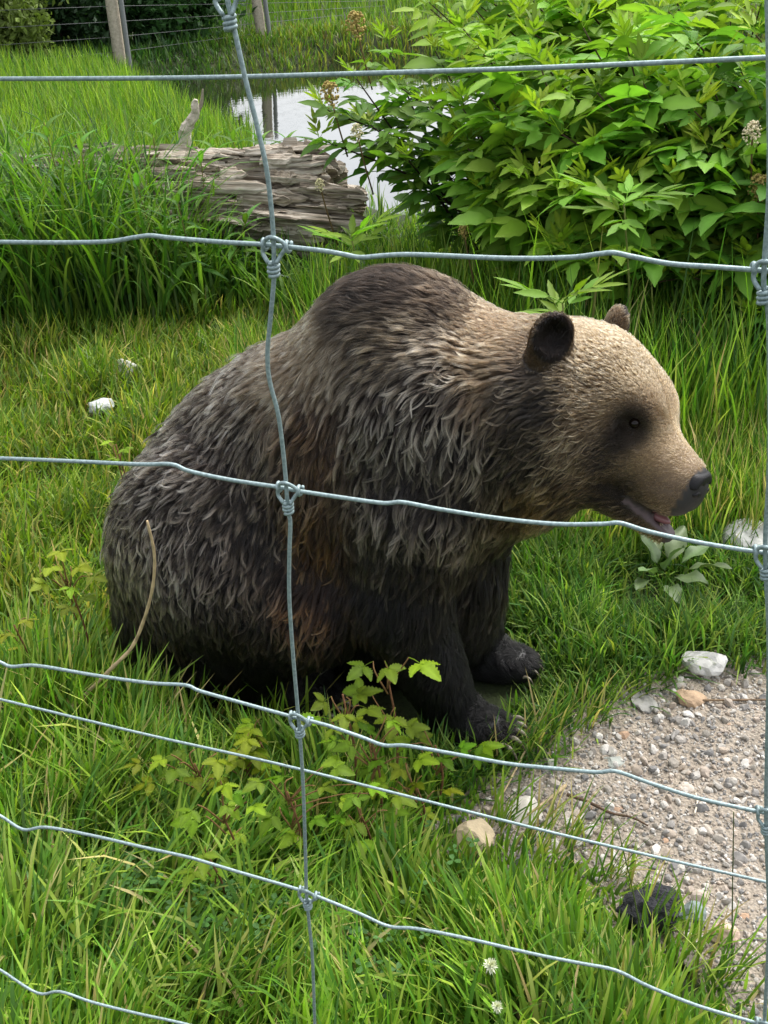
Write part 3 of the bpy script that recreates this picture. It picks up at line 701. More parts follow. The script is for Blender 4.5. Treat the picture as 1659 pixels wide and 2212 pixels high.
mat_zone = np.clip(np.exp(-(((xy[:, 0] + .50) / .24) ** 2 + ((xy[:, 1] - 1.42) / .20) ** 2)) + .35 * (wob(P3, 5, 8) > .35), 0, 1)
flop = (rng.random(n) < .16) * rng.uniform(.5, 1.0, n)
th0 = np.abs(rng.normal(.16, .18, n)) + mat_zone * rng.uniform(.2, .9, n) + flop; az = np.where(rng.random(n) < .55, 1.2 + 2.4 * wob(P3, 3.5, 2) + rng.normal(0, .5, n), rng.uniform(-math.pi, math.pi, n))
tone = (1 + .28 * wob(P3, 6, 13))[:, None]
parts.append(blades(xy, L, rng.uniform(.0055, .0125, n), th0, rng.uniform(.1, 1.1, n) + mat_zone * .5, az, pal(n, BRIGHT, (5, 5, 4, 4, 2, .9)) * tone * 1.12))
# clumps of stiff blades leaning over the gravel
e1 = np.concatenate([on_ground(px, py)[None, :2] + rng.normal(0, .018, (26, 2)) for px, py in ((1330, 1905), (1230, 1840), (1140, 1830), (1080, 1790), (1400, 2020), (1470, 2070), (1560, 2150), (1500, 2120), (1190, 1600), (1130, 1625), (1060, 1650), (1270, 1560))])
n = len(e1)
parts.append(blades(e1, rng.uniform(.07, .20, n), rng.uniform(.004, .007, n), rng.uniform(.1, .6, n), rng.uniform(.2, 1.0, n), rng.normal(.2, 1.0, n), pal(n, BRIGHT)))
grass_obj('foreground_grass', parts, 'long bright green grass growing in front of the bear')
parts = []
# short grass right of the bear
ROCKS = [on_ground(px, py)[:2] for px, py in ((280, 820), (220, 895), (1520, 1440), (1600, 1190))]
def clear(x, y):
    o = np.ones(np.shape(x))
    for rx, ry in ROCKS: o *= np.where(((x - rx) / .075) ** 2 + ((y - ry + .05) / .09) ** 2 < 1, .25, 1)
    return o
DK = on_ground(1440, 1290)[:2]
def kB(x, y): return clear(x, y) * np.where(((x - DK[0]) / .17) ** 2 + ((y - DK[1]) / .14) ** 2 < 1, .35, 1) * infr(x, y) * offpath(x, y, -.06, .15) * (bearmask(x, y) > .95) * (y > 1.75)
xy = scatter(60000, .05, 2.25, 1.75, 3.35, kB); n = len(xy); print('grass B', n)
hgt = 1 + .5 * wob(np.c_[xy, 0 * xy[:, 0]], 5, 3) + .8 * sstep(2.75, 3.3, xy[:, 1])
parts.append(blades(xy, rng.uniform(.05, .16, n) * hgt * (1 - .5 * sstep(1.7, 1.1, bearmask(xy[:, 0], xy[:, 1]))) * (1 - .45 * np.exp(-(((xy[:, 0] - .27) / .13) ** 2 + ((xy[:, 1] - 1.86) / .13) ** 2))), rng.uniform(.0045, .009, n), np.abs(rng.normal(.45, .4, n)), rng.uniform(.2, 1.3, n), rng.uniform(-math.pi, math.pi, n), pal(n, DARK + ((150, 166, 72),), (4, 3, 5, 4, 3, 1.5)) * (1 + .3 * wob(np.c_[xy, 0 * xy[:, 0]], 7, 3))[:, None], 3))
# matted grass left of the bear
def kC(x, y): return clear(x, y) * infr(x, y) * (bearmask(x, y) > 1.0) * (x < -.2 + .3 * (y > 3)) * (x > -.42 * y - 1.0)
xy = scatter(70000, -3.1, .4, 1.95, 5.1, kC); n = len(xy); print('grass C', n)
hgt = 1 + .45 * wob(np.c_[xy, 0 * xy[:, 0]], 4, 3)
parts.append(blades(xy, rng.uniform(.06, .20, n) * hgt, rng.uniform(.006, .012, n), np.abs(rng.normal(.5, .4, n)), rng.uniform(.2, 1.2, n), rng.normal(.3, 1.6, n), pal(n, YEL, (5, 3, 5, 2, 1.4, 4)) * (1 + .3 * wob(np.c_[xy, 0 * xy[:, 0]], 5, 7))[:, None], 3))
# grass just behind the bear
def kD(x, y): return infr(x, y) * (bearmask(x, y) > 1.0)
xy = scatter(26000, -.6, 1.7, 2.7, 4.4, kD); n = len(xy); print('grass D', n)
parts.append(blades(xy, rng.uniform(.12, .32, n), rng.uniform(.004, .008, n), np.abs(rng.normal(.12, .15, n)), rng.uniform(.1, .9, n), rng.uniform(-math.pi, math.pi, n), pal(n, BRIGHT)))
grass_obj('short_grass', parts, 'short trampled grass spread around and behind the bear')
parts = []
# tall erect grass right of the head
def kE(x, y): return infr(x, y) * sstep(.35, .75, x)
xy = scatter(5200, .3, 2.3, 3.15, 4.3, kE); n = len(xy); print('grass E', n)
parts.append(blades(xy, rng.uniform(.25, .58, n) * np.where(rng.random(n) < .06, 1.45, 1), rng.uniform(.007, .014, n), np.abs(rng.normal(.08, .1, n)), rng.uniform(.05, .8, n), rng.uniform(-math.pi, math.pi, n), pal(n, BRIGHT + DARK[:2], (5, 5, 4, 4, 2, .3, 2, 2)), 5))
def kF(x, y): return infr(x, y) * sstep(1.9, 1.0, x) * np.where(poly_dist(x, y, POND) < .0, .0, 1)
xy = scatter(5200, -.3, 1.5, 4.0, 6.6, kF); n = len(xy); print('grass F', n)
parts.append(blades(xy, rng.uniform(.22, .55, n) * (1 - .5 * sstep(4.8, 5.8, xy[:, 1])), rng.uniform(.006, .011, n), np.abs(rng.normal(.1, .12, n)), rng.uniform(.05, .9, n), rng.uniform(-math.pi, math.pi, n), pal(n, BRIGHT, (5, 4, 5, 3, 2, .4)), 5))
# arching wide blades in front of the log
def kG(x, y): return (y > 4.95 + .28 * wob(np.stack([x, y * 0], -1), 3, 5) + .1 * wob(np.stack([x, y * 0], -1), 11, 2)) * infr(x, y) * sstep(.35, .0, x) * (.6 + .4 * (wob(np.stack([x, y], -1), 4, 2) > 0))
xy = scatter(7000, -3.4, .35, 4.75, 6.0, kG); n = len(xy); print('grass G', n)
parts.append(blades(xy, rng.uniform(.45, 1.15, n) * (1 - .62 * sstep(-1.25, -.55, xy[:, 0])), rng.uniform(.011, .022, n), np.abs(rng.normal(.1, .12, n)), rng.uniform(.4, 2.1, n), rng.uniform(-math.pi, math.pi, n), pal(n, DARK + ((110, 150, 44),), (4, 4, 4, 4, 2, 3)), 6))
# tall pale grass between log and pond, left bank
def kH(x, y): return infr(x, y, .8) * (poly_dist(x, y, POND) > .12) * (y > 6.4 - .08 * x) * np.where(x > -.75, .10, 1)
xy = scatter(42000, -8, 1.2, 6.2, 15, kH); n = len(xy); print('grass H', n)
parts.append(blades(xy, rng.uniform(.22, .55, n) * np.where(xy[:, 0] > -.9, .5, 1), rng.uniform(.008, .016, n), np.abs(rng.normal(.12, .14, n)), rng.uniform(.1, 1.0, n), rng.uniform(-math.pi, math.pi, n), pal(n, ((118, 150, 44), (100, 136, 40), (140, 164, 60), (84, 122, 40))), 3))
grass_obj('tall_grass', parts, 'tall arching grass around the log and at the pond edge')
parts = []
def kI(x, y): return infr(x, y, 2) * (poly_dist(x, y, POND) > -.25) * (y > 13.5)
xy = scatter(60000, -16, 16, 13.5, 40, kI); n = len(xy); print('grass I', n)
dk = sstep(-.5, -3.0, xy[:, 0] + .05 * (xy[:, 1] - 20))[:, None]
dp = poly_dist(xy[:, 0], xy[:, 1], POND)
parts.append(blades(xy, rng.uniform(.35, .85, n) * (1 - .55 * dk[:, 0]) * np.where(xy[:, 0] > -2.2, .30 + .5 * sstep(1.0, 7, dp), .35 + .65 * sstep(-.2, 1.2, dp)), rng.uniform(.02, .04, n), np.abs(rng.normal(.12, .14, n)), rng.uniform(.1, 1.0, n), rng.uniform(-math.pi, math.pi, n), pal(n, ((110, 142, 48), (88, 124, 42), (130, 154, 62))) * (1 - dk) + pal(n, ((60, 96, 44), (48, 82, 40), (80, 112, 48))) * dk, 3))
xy = scatter(90000, -14, 14, 13, 20, lambda x, y: infr(x, y, 2) * (np.abs(poly_dist(x, y, POND) - .9) < 1.2) * (y > 13)); n = len(xy); print('grass J', n)
dk = sstep(-.5, -3.0, xy[:, 0])[:, None]
parts.append(blades(xy, rng.uniform(.10, .26, n), rng.uniform(.018, .034, n), np.abs(rng.normal(.3, .3, n)), rng.uniform(.1, 1.0, n), rng.uniform(-math.pi, math.pi, n), pal(n, ((110, 142, 48), (88, 124, 42), (140, 150, 62), (120, 116, 60))) * (1 - dk) + pal(n, ((60, 96, 44), (48, 82, 40), (80, 112, 48))) * dk, 3))
grass_obj('far_bank_grass', parts, 'rough grass covering the bank beyond the pond')
# ------------------------------------------------------------------ tubes, leaves
def smooth_line(pts, k=6):
    P = np.asarray(pts, float); Q = np.concatenate([[2 * P[0] - P[1]], P, [2 * P[-1] - P[-2]]]); out = []
    for i in range(1, len(Q) - 2):
        p0, p1, p2, p3 = Q[i - 1:i + 3]
        for t in np.arange(k) / k:
            out.append(.5 * (2 * p1 + (p2 - p0) * t + (2 * p0 - 5 * p1 + 4 * p2 - p3) * t * t + (3 * p1 - p0 - 3 * p2 + p3) * t ** 3))
    out.append(P[-1]); return np.array(out)
def tube(pts, rad, sides=7, cap=True):
    P = np.asarray(pts, float); n = len(P); rad = np.broadcast_to(np.asarray(rad, float), (n,))
    T = unit(np.gradient(P, axis=0)); a = np.array([0, 0, 1.0]) if abs(T[0, 2]) < .9 else np.array([1.0, 0, 0])
    U = np.zeros_like(P); U[0] = unit(np.cross(T[0], a))
    for i in range(1, n): U[i] = unit(U[i - 1] - T[i] * (U[i - 1] @ T[i]))
    B = np.cross(T, U); ang = np.arange(sides) / sides * 2 * math.pi
    V = P[:, None] + rad[:, None, None] * (np.cos(ang)[None, :, None] * U[:, None] + np.sin(ang)[None, :, None] * B[:, None])
    V = V.reshape(-1, 3); i = np.arange(n - 1)[:, None] * sides; j = np.arange(sides)[None]; j2 = (j + 1) % sides
    Fc = np.stack([i + j, i + j2, i + sides + j2, i + sides + j], -1).reshape(-1, 4)
    if cap:
        V = np.concatenate([V, P[:1], P[-1:]]); c0, c1 = n * sides, n * sides + 1; jj = np.arange(sides); k = (jj + 1) % sides
        Tq = np.concatenate([np.stack([k, jj, np.full(sides, c0)], -1), np.stack([(n - 1) * sides + jj, (n - 1) * sides + k, np.full(sides, c1)], -1)])
        return V, [Fc, Tq]
    return V, [Fc]
def join(lst):
    Vs, Q, T, o = [], [], [], 0
    for V, Fl in lst:
        for f in (Fl if isinstance(Fl, list) else [Fl]): (Q if f.shape[1] == 4 else T).append(np.asarray(f) + o)
        Vs.append(V); o += len(V)
    return np.concatenate(Vs), [np.concatenate(x) for x in (Q, T) if x]
def leaflet(rows=7, wid=.38, fold=.18, droop=.25, serr=.08, pleat=0, cols=3, peak=.42, wave=0, seed=0):
    r = np.random.default_rng(seed); V = []; C = []
    ts = np.linspace(0, 1, rows + 1)
    for i, t in enumerate(ts):
        w = wid * .5 * (np.sin(math.pi * t ** (math.log(.5) / math.log(peak))) ** .85 if 0 < t < 1 else 0) + .006
        s = 1 + serr * (1 if i % 2 else -1)
        for j in range(cols):
            u = 2 * j / (cols - 1) - 1
            z = fold * abs(u) * w - droop * t * t + pleat * (1 if i % 2 else -1) * (.3 + abs(u)) + wave * abs(u) * math.sin(t * 11 + u * 2 + seed)
            V.append((t - abs(u) * .0 + (.03 * abs(u) if pleat else 0), u * w * (s if abs(u) > .9 else 1), z)); C.append(1.25 if j == cols // 2 else 1.0 + r.uniform(-.08, .08))
    n = rows + 1; Fc = np.array([(i * cols + j, (i + 1) * cols + j, (i + 1) * cols + j + 1, i * cols + j + 1) for i in range(rows) for j in range(cols - 1)])
    return np.array(V), Fc, np.array(C)
def frame(d, up=(0, 0, 1), roll=0):
    x = unit(d); z = np.asarray(up, float); z = z - x * (z @ x)
    if np.linalg.norm(z) < 1e-3: z = np.array([1.0, 0, 0]) - x * x[0]
    z = unit(z); y = np.cross(z, x); c, s = math.cos(roll), math.sin(roll)
    return np.stack([x, y * c + z * s, -y * s + z * c], 1)
def place(o, p, d, s, up=(0, 0, 1), roll=0):
    Rm = frame(d, up, roll) * (np.asarray(s) if np.ndim(s) else s)
    m = Matrix(((*Rm[0], p[0]), (*Rm[1], p[1]), (*Rm[2], p[2]), (0, 0, 0, 1))); o.matrix_basis = m
def compound(seed, pairs=3, wid=.36, L=.44, ang=58, droop=.22, base=(52, 92, 36), mid=1.2, col_young=None, mat=None, name='leaf', rows=7):
    r = np.random.default_rng(seed); ms = []; cs = []
    rp = np.array([(t, 0, .06 * math.sin(t * 3) - .16 * t * t) for t in np.linspace(0, .62, 6)])
    V, Fl = tube(rp, np.linspace(.010, .005, 6), 4, False); ms.append((V, Fl)); cs.append(np.full(len(V), 1.3))
    def put(t, a, l):
        p = np.array([np.interp(t, np.linspace(0, .62, 6), rp[:, k]) for k in range(3)])
        V, Fc, C = leaflet(rows, wid * r.uniform(.88, 1.1), r.uniform(.15, .5), droop * r.uniform(.5, 1.6), .10, seed=seed)
        M_ = rotm(a, 'Z') @ rotm(r.uniform(-.15, .3), 'Y') @ rotm(r.uniform(-.45, .45), 'X')
        ms.append(((V * l) @ M_.T + p, Fc)); cs.append(C)
    for k in range(pairs):
        t = .26 + .30 * k / max(1, pairs - 1) if pairs > 1 else .4
        for s in (-1, 1): put(t + r.uniform(-.02, .02), s * R(ang + r.uniform(-12, 10)), L * r.uniform(.85, 1.05))
    put(.62, R(r.uniform(-8, 8)), L * 1.05)
    V, Fl = join(ms); C = np.concatenate(cs)[:, None] * lin(base)
    return np_mesh(name, V, Fl, mat or m_leaf, True, C)
m_leaf = leaf_mat('shrub_leaf', .42, .55, .25, attr=False)
m_bark = attr_mat('stem_bark', .85, 80, .5, .2, .003, .4)
def stem_mesh(name, pts, r0, r1, col, sides=6):
    V, Fl = tube(pts, np.linspace(r0, r1, len(pts)), sides)
    return np_mesh(name, V, Fl, m_bark, True, np.tile(lin(col), (len(V), 1)))
ELDER = [compound(i + 1, 2 + (i % 2), .40, .46, base=(116, 156, 62)) for i in range(9)]
ELDER_Y = [compound(i + 40, 2, .24, .60, 32, .05, base=(142, 168, 52)) for i in range(4)]
def flower_cluster(seed, col):
    r = np.random.default_rng(seed); n = 130
    P = unit(r.normal(size=(n, 3))) * (r.random(n) ** .35)[:, None]; P = P * np.array([.75, .75, 1]) ; P[:, 2] = P[:, 2] * 1.1
    P *= (1 - .35 * np.clip(P[:, 2:3], -1, 1)); s = r.uniform(.07, .13, n)
    V = (P[:, None] + ICO1[0][None] * s[:, None, None]).reshape(-1, 3); Fc = (ICO1[1][None] + (np.arange(n) * 12)[:, None, None]).reshape(-1, 3)
    C = np.repeat(lin(col) * r.uniform(.6, 1.2, (n, 1)), 12, 0); return np_mesh('flower_cluster', V, Fc, m_stone, True, C)
FLW = [flower_cluster(1, (216, 208, 164)), flower_cluster(2, (186, 164, 96)), flower_cluster(3, (226, 214, 178))]
pr = np.random.default_rng(77)
def shrub(label, base, tips, scale, tint, stemcol=(74, 62, 44), young=1.0, nodes=10, t0=.32, flowers=(), group='elder shrubs beside the pond'):
    bx, by = base; b0 = np.array([bx, by, float(gz(bx, by)) - .03]); root = tag(empty('elder_shrub', b0), label, 'shrub', group)
    for (px, py, Y) in tips:
        T = on_depth(px, py, Y); s0 = b0 + np.array([pr.normal(0, .08), pr.normal(0, .08), 0])
        mid = s0 * .45 + T * .55 + np.array([0, 0, .18]) + pr.normal(0, .04, 3)
        pts = smooth_line([s0, s0 * .75 + mid * .25 + np.array([0, 0, .12]), mid, T], 5); Ls = np.linalg.norm(np.diff(pts, axis=0), axis=1).sum()
        link('stem', stem_mesh('stem', pts, .011, .003, stemcol, 5), root)
        rot0 = pr.uniform(0, 6.3)
        for k in range(nodes):
            t = t0 + (1 - t0) * (k + .35) / nodes; f = t * (len(pts) - 1); i = min(int(f), len(pts) - 2); p = pts[i] + (pts[i + 1] - pts[i]) * (f - i)
            for s in (0, 1):
                a = rot0 + k * 1.45 + s * math.pi + pr.normal(0, .25)
                d = np.array([math.cos(a), math.sin(a), pr.uniform(.0, .55)])
                o = link('leaf', ELDER[pr.integers(0, 9)], root); sz = scale * pr.uniform(.75, 1.15) * (1 - .35 * (t > .9))
                place(o, p, d, sz, roll=pr.normal(0, .25)); h = (t - .6) * .5
                v = np.array(tint) * (1 + .6 * max(0, h)); o.color = (v[0] * (1 + .5 * max(0, h)), v[1], v[2], 1)
        for k in range(3):
            a = rot0 + k * 1.57 + pr.normal(0, .3); d = np.array([math.cos(a) * .7, math.sin(a) * .7, pr.uniform(.5, 1.3)])
            o = link('young_leaf', ELDER_Y[pr.integers(0, 4)], root); place(o, pts[-1], d, scale * pr.uniform(.26, .46) , roll=pr.normal(0, .3)); y = pr.uniform(.75, 1.1) * young; o.color = (y, y, y, 1)
    for (px, py, Y, wpx, k) in flowers:
        o = link('flower_cluster', FLW[k], root); p = on_depth(px, py, Y); s = wpx / 2 * np.linalg.norm(p - CAM) / F; place(o, p, (1, 0, 0), s)
        sublink('flower_stalk', stem_mesh('flower_stalk', smooth_line([p, p + np.array([.02, .03, -.12]), p + np.array([.06, .08, -.3])], 3), .003, .004, (110, 90, 60), 4), o)
    return root
shrub('sparse dark-leaved elder with faded flower heads overhanging the white pond reflection', (.62, 5.4), [(700, 235, 5.1), (770, 170, 5.2), (800, 270, 5.0), (860, 185, 5.3), (930, 230, 5.1), (880, 345, 4.9), (955, 330, 5.0), (835, 95, 5.6), (940, 110, 5.5), (690, 300, 5.0)], .28, (.62, .72, .6), (52, 42, 34), .8, 9, .32,
      [(768, 45, 5.2, 52, 1), (712, 195, 5.0, 50, 1), (770, 280, 4.9, 34, 0), (1002, 495, 4.3, 30, 1), (690, 395, 4.8, 26, 0)])
shrub('leafy elder whose long shoots lean towards the pond water', (1.0, 4.7), [(999, 60, 5.0), (1000, 235, 4.7), (1105, 205, 4.7), (1120, 335, 4.4), (1060, 125, 4.9), (1045, 420, 4.4), (1105, 470, 4.3), (1150, 90, 4.9), (990, 140, 4.8), (1010, 320, 4.6), (1080, 270, 4.5), (1150, 400, 4.2), (1170, 150, 4.6)], .36, (.95, 1.0, .8))
shrub('dense bright elder standing directly above the head of the bear', (1.35, 4.4), [(1214, 185, 4.5), (1214, 290, 4.3), (1354, 100, 4.5), (1351, 405, 4.0), (1260, 60, 4.7), (1300, 330, 4.2), (1225, 440, 4.1), (1310, 520, 4.0), (1160, 250, 4.4), (1290, 200, 4.3), (1270, 400, 4.05), (1390, 180, 4.3), (1200, 540, 4.0)], .36, (1.0, 1.05, .8))
shrub('thick elder with yellow shoot tips between the bright elder and the fence stay', (1.75, 4.25), [(1444, 25, 4.5), (1472, 325, 4.1), (1530, 165, 4.3), (1445, 205, 4.3), (1420, 470, 3.95), (1545, 430, 4.0), (1560, 545, 3.9), (1480, 550, 3.9), (1400, 290, 4.2), (1500, 240, 4.1), (1460, 410, 3.95), (1530, 330, 4.0), (1590, 480, 3.85)], .36, (.85, .95, .8))
shrub('darker elder with cream flower heads behind the fence stay on the gravel side', (2.1, 4.2), [(1602, 155, 4.2), (1632, 75, 4.3), (1640, 230, 4.1), (1655, 420, 3.9), (1590, 350, 4.0), (1620, 570, 3.8), (1690, 170, 4.1), (1700, 330, 4.0), (1690, 520, 3.8)], .36, (.62, .75, .72),
      flowers=[(1626, 280, 3.85, 46, 2), (1640, 395, 3.8, 50, 1), (1605, 455, 3.9, 28, 1)])
shrub('tall elder at the back whose yellow tips rise above the other elders', (1.7, 5.7), [(930, 20, 5.8), (1040, 15, 5.8), (1100, -40, 5.8), (1200, 20, 5.7), (1290, -20, 5.8), (1400, -60, 5.7), (1500, 60, 5.6), (1560, -40, 5.7), (1650, -10, 5.6), (1330, 40, 5.6), (1180, -60, 5.9), (980, -60, 5.9), (1060, -90, 5.9), (1280, -100, 5.8), (1450, -110, 5.7), (1600, -110, 5.7), (900, -20, 6.0), (1230, -20, 5.5), (1420, 30, 5.4), (1580, 40, 5.4), (1120, 50, 5.5), (1000, -10, 5.6)], .36, (1.1, 1.1, .75), young=1.15)
shrub('low elder in deep shade behind the tall grass beside the bear', (1.8, 3.95), [(1330, 590, 3.85), (1420, 610, 3.85), (1500, 600, 3.8), (1580, 640, 3.75), (1650, 600, 3.7), (1240, 560, 3.95), (1460, 690, 3.75), (1620, 690, 3.65)], .23, (.45, .58, .55), nodes=6, t0=.3)  # leaf tint darkened to paint the deep shade into the leaves
# small elder saplings with pale fingered leaves
def sapling(label, px, py, Y, sc, n=7):
    T = on_depth(px, py, Y); b0 = np.array([T[0] + .05, T[1], float(gz(T[0], T[1])) - .02]); root = tag(empty('sapling', b0), label, 'sapling', 'young saplings')
    link('stem', stem_mesh('stem', smooth_line([b0, (b0 + T) / 2 + (.02, 0, .03), T], 4), .006, .003, (110, 120, 60), 5), root)
    for k in range(n):
        a = k * 2 * math.pi / n + pr.normal(0, .2); o = link('leaf', ELDER_Y[k % 4], root); place(o, T - np.array([0, 0, .03 * (k % 3)]), (math.cos(a), math.sin(a), pr.uniform(.1, .7)), sc * pr.uniform(.8, 1.15)); v = pr.uniform(.6, .95); o.color = (v * .8, v, v, 1)
sapling('yellow green sapling rising right behind the neck of the bear', 1215, 655, 3.1, .16)
sapling('pale young sapling in front of the dense elders', 1348, 440, 3.7, .19)
sapling('small sapling at the foot of the log end', 760, 520, 4.6, .22)

# willowherb stems round the log
def lance(seed):
    V, Fc, C = leaflet(6, .20, .5, .35 + .3 * (seed % 3), .0, peak=.4, seed=seed); return np_mesh('leaf', V, Fc, m_leaf, True, C[:, None] * lin((92, 132, 52)))
LANCE = [lance(i) for i in range(5)]
def herb(label, px, py, Y, nleaf, sc, lean=0, tint=(1, 1, 1)):
    T = on_depth(px, py, Y); b0 = np.array([T[0] + lean, T[1], float(gz(T[0], T[1])) - .02]); root = tag(empty('willowherb', b0), label, 'wild plant', 'willowherb stems')
    pts = smooth_line([b0, b0 * .5 + T * .5 + (lean * .2, 0, 0), T], 5)
    link('stem', stem_mesh('stem', pts, .006, .002, (120, 110, 62), 5), root)
    for k in range(nleaf):
        t = .25 + .75 * (k + .5) / nleaf; f = t * (len(pts) - 1); i = min(int(f), len(pts) - 2); p = pts[i] + (pts[i + 1] - pts[i]) * (f - i); a = k * 2.4
        o = link('leaf', LANCE[k % 5], root); place(o, p, (math.cos(a), math.sin(a), .25 + 1.2 * (t > .85)), sc * (1 - .45 * t ** 3) * pr.uniform(.8, 1.15)); v = pr.uniform(.75, 1.2); o.color = (tint[0] * v, tint[1] * v, tint[2] * v, 1)
for px, py, Y, lb in ((60, 300, 5.6, 'willowherb stem against the thin far end of the log'), (120, 390, 5.4, 'slim willowherb stem beside the pale log strip'), (325, 265, 5.9, 'willowherb stem beside the grey snag'), (432, 330, 5.7, 'tall willowherb standing over the middle of the log'),
                      (230, 335, 5.5, 'leaning willowherb in front of the thinner log half'), (20, 430, 5.2, 'willowherb in dark grass at the fence side of the log'), (535, 470, 5.3, 'thin willowherb before the splintered log face'), (560, 300, 6.6, 'willowherb at the pond edge behind the log'),
                      (500, 290, 6.8, 'bushy willowherb by the water beside the snag'), (620, 300, 6.7, 'willowherb by the water next to the elder'), (455, 300, 6.5, 'willowherb behind the log near the snag'), (95, 265, 5.3, 'broad willowherb rising above the thinner half of the log'), (170, 300, 5.25, 'willowherb with arched leaves over the pale log strip'), (15, 330, 5.1, 'dense willowherb hiding the thin tip of the log'), (290, 380, 5.2, 'short willowherb before the middle of the log'), (380, 420, 5.15, 'slanted willowherb below the splintered log face')):
    herb(lb, px, py, Y, 26, .20, pr.normal(0, .06), (.95, 1, .9))

# bramble with pleated three-part leaves
def bramble_leaf(seed, base):
    r = np.random.default_rng(seed); ms = []; cs = []
    V, Fl = tube(np.array([(0, 0, 0), (.2, 0, .02), (.4, 0, 0)]), .012, 4, False); ms.append((V, Fl)); cs.append(np.full(len(V), 1.0))
    for a, l, p in ((0, .62, .40), (R(68), .50, .36), (R(-68), .50, .36)):
        V, Fc, C = leaflet(13, .56, .10, .20 * r.uniform(.6, 1.3), .13, .022, 5, .36, .02, seed)
        ms.append(((V * l) @ (rotm(a, 'Z') @ rotm(r.uniform(-.1, .25), 'Y') @ rotm(r.uniform(-.3, .3), 'X')).T + (p, 0, 0), Fc)); cs.append(C)
    V, Fl = join(ms); return np_mesh('leaf', V, Fl, m_leaf, True, np.concatenate(cs)[:, None] * lin(base))
BRAM = [bramble_leaf(i, (124, 150, 34)) for i in range(6)]
def bramble(label, px, py, Y, leaves, sc, tint=(1, 1, 1)):
    """leaves: list of leaf pixel positions around"""
    T = on_depth(px, py, Y); b0 = np.array([T[0], T[1] + .03, float(gz(T[0], T[1])) - .02]); root = tag(empty('bramble', b0), label, 'bramble', 'bramble plants in the grass')
    link('stem', stem_mesh('stem', smooth_line([b0, (b0 + T) / 2 + (.015, 0, .01), T], 4), .0035, .002, (122, 86, 60), 5), root)
    for (lx, ly) in leaves:
        p = on_depth(lx, ly, Y + pr.uniform(-.05, .05)); t = np.clip((p[2] - .03 - b0[2]) / max(.05, T[2] - b0[2]), .15, 1) * .9
        s = b0 + (T - b0) * t
        d = p - s; d = unit(d * (1, 1, 0) + np.array([pr.normal(0, .02), -.02, 0])); d[2] = pr.uniform(-.15, .35)
        o = link('leaf', BRAM[pr.integers(0, 6)], root); place(o, p - .35 * sc * unit(d), d, sc * pr.uniform(.8, 1.2), roll=pr.normal(0, .3)); v = pr.uniform(.65, 1.15); y = pr.uniform(.9, 1.15)
        o.color = (tint[0] * v * y, tint[1] * v, tint[2] * v, 1)
        sublink('leaf_stalk', stem_mesh('leaf_stalk', smooth_line([s, (s + p) / 2 + (0, 0, .02), p - .35 * sc * unit(d)], 3), .002, .0012, (130, 100, 64), 4), o)
bramble('tall bramble with pleated leaves in front of the near foreleg', 835, 1450, 1.72, [(785, 1440), (905, 1432), (775, 1490), (840, 1445), (850, 1550)], .085)
bramble('yellow green bramble beside the wire knot before the hind foot', 740, 1500, 1.68, [(700, 1515), (770, 1500), (790, 1530), (720, 1570), (745, 1545), (690, 1550), (770, 1560)], .062)
bramble('low bramble at the foot of the tall bramble', 800, 1590, 1.62, [(720, 1600), (790, 1580), (850, 1600), (880, 1570), (820, 1640), (730, 1640), (900, 1640), (760, 1610), (850, 1560), (800, 1660)], .06, (.75, .9, .9))
bramble('bramble with yellowing leaves in the middle of the front grass', 420, 1650, 1.66, [(350, 1640), (400, 1625), (420, 1680), (470, 1640), (330, 1690), (480, 1690), (440, 1710), (380, 1660), (300, 1650)], .06, (1.0, .95, .8))
bramble('bramble trailing between the two lower plain wires', 620, 1710, 1.52, [(560, 1690), (610, 1680), (650, 1720), (700, 1700), (740, 1730), (590, 1760), (680, 1770), (640, 1800), (720, 1660), (800, 1700), (850, 1720)], .06, (.85, .95, .85))
bramble('spindly bramble with yellow leaves next to the rump of the bear', 140, 1240, 2.15, [(110, 1225), (165, 1225), (95, 1260), (180, 1290), (150, 1310), (200, 1245), (130, 1190), (150, 1270)], .06, (1.05, 1.0, .9))
bramble('tiny bramble with golden leaf near the foot of the leaning stick', 30, 1350, 2.1, [(10, 1370), (60, 1340), (35, 1400)], .06, (1.3, .95, .6))
bramble('single bramble seedling in the flattened front grass', 450, 1850, 1.42, [(440, 1845), (470, 1875), (420, 1880)], .06, (1.0, 1, 1))
bramble('bramble sprig in short grass beyond the rump', 250, 960, 2.75, [(235, 955), (270, 970), (250, 990)], .06, (1.0, 1, .8))

for k, (bx, by, Yb, lb) in enumerate(((300, 1620, 1.78, 'low bramble sprig under the plain wire near the leaning stick'), (520, 1640, 1.72, 'low bramble sprig on the rump side of the stay above the plain wire'), (560, 1600, 1.78, 'low bramble sprig in shade beside the hind foot'), (900, 1700, 1.6, 'low bramble sprig between the stay and the cream boulder'), (780, 1760, 1.52, 'low bramble sprig on the gravel side of the stay under the plain wire'), (480, 1760, 1.5, 'low bramble sprig on the rump side of the stay under the plain wire'), (940, 1610, 1.7, 'low bramble sprig before the near front paw'))):
    bramble(lb, bx, by, Yb, [(bx + pr.normal(0, 45), by + pr.normal(0, 28)) for _ in range(7)], .06, (pr.uniform(.7, 1.1), 1.0, .8))
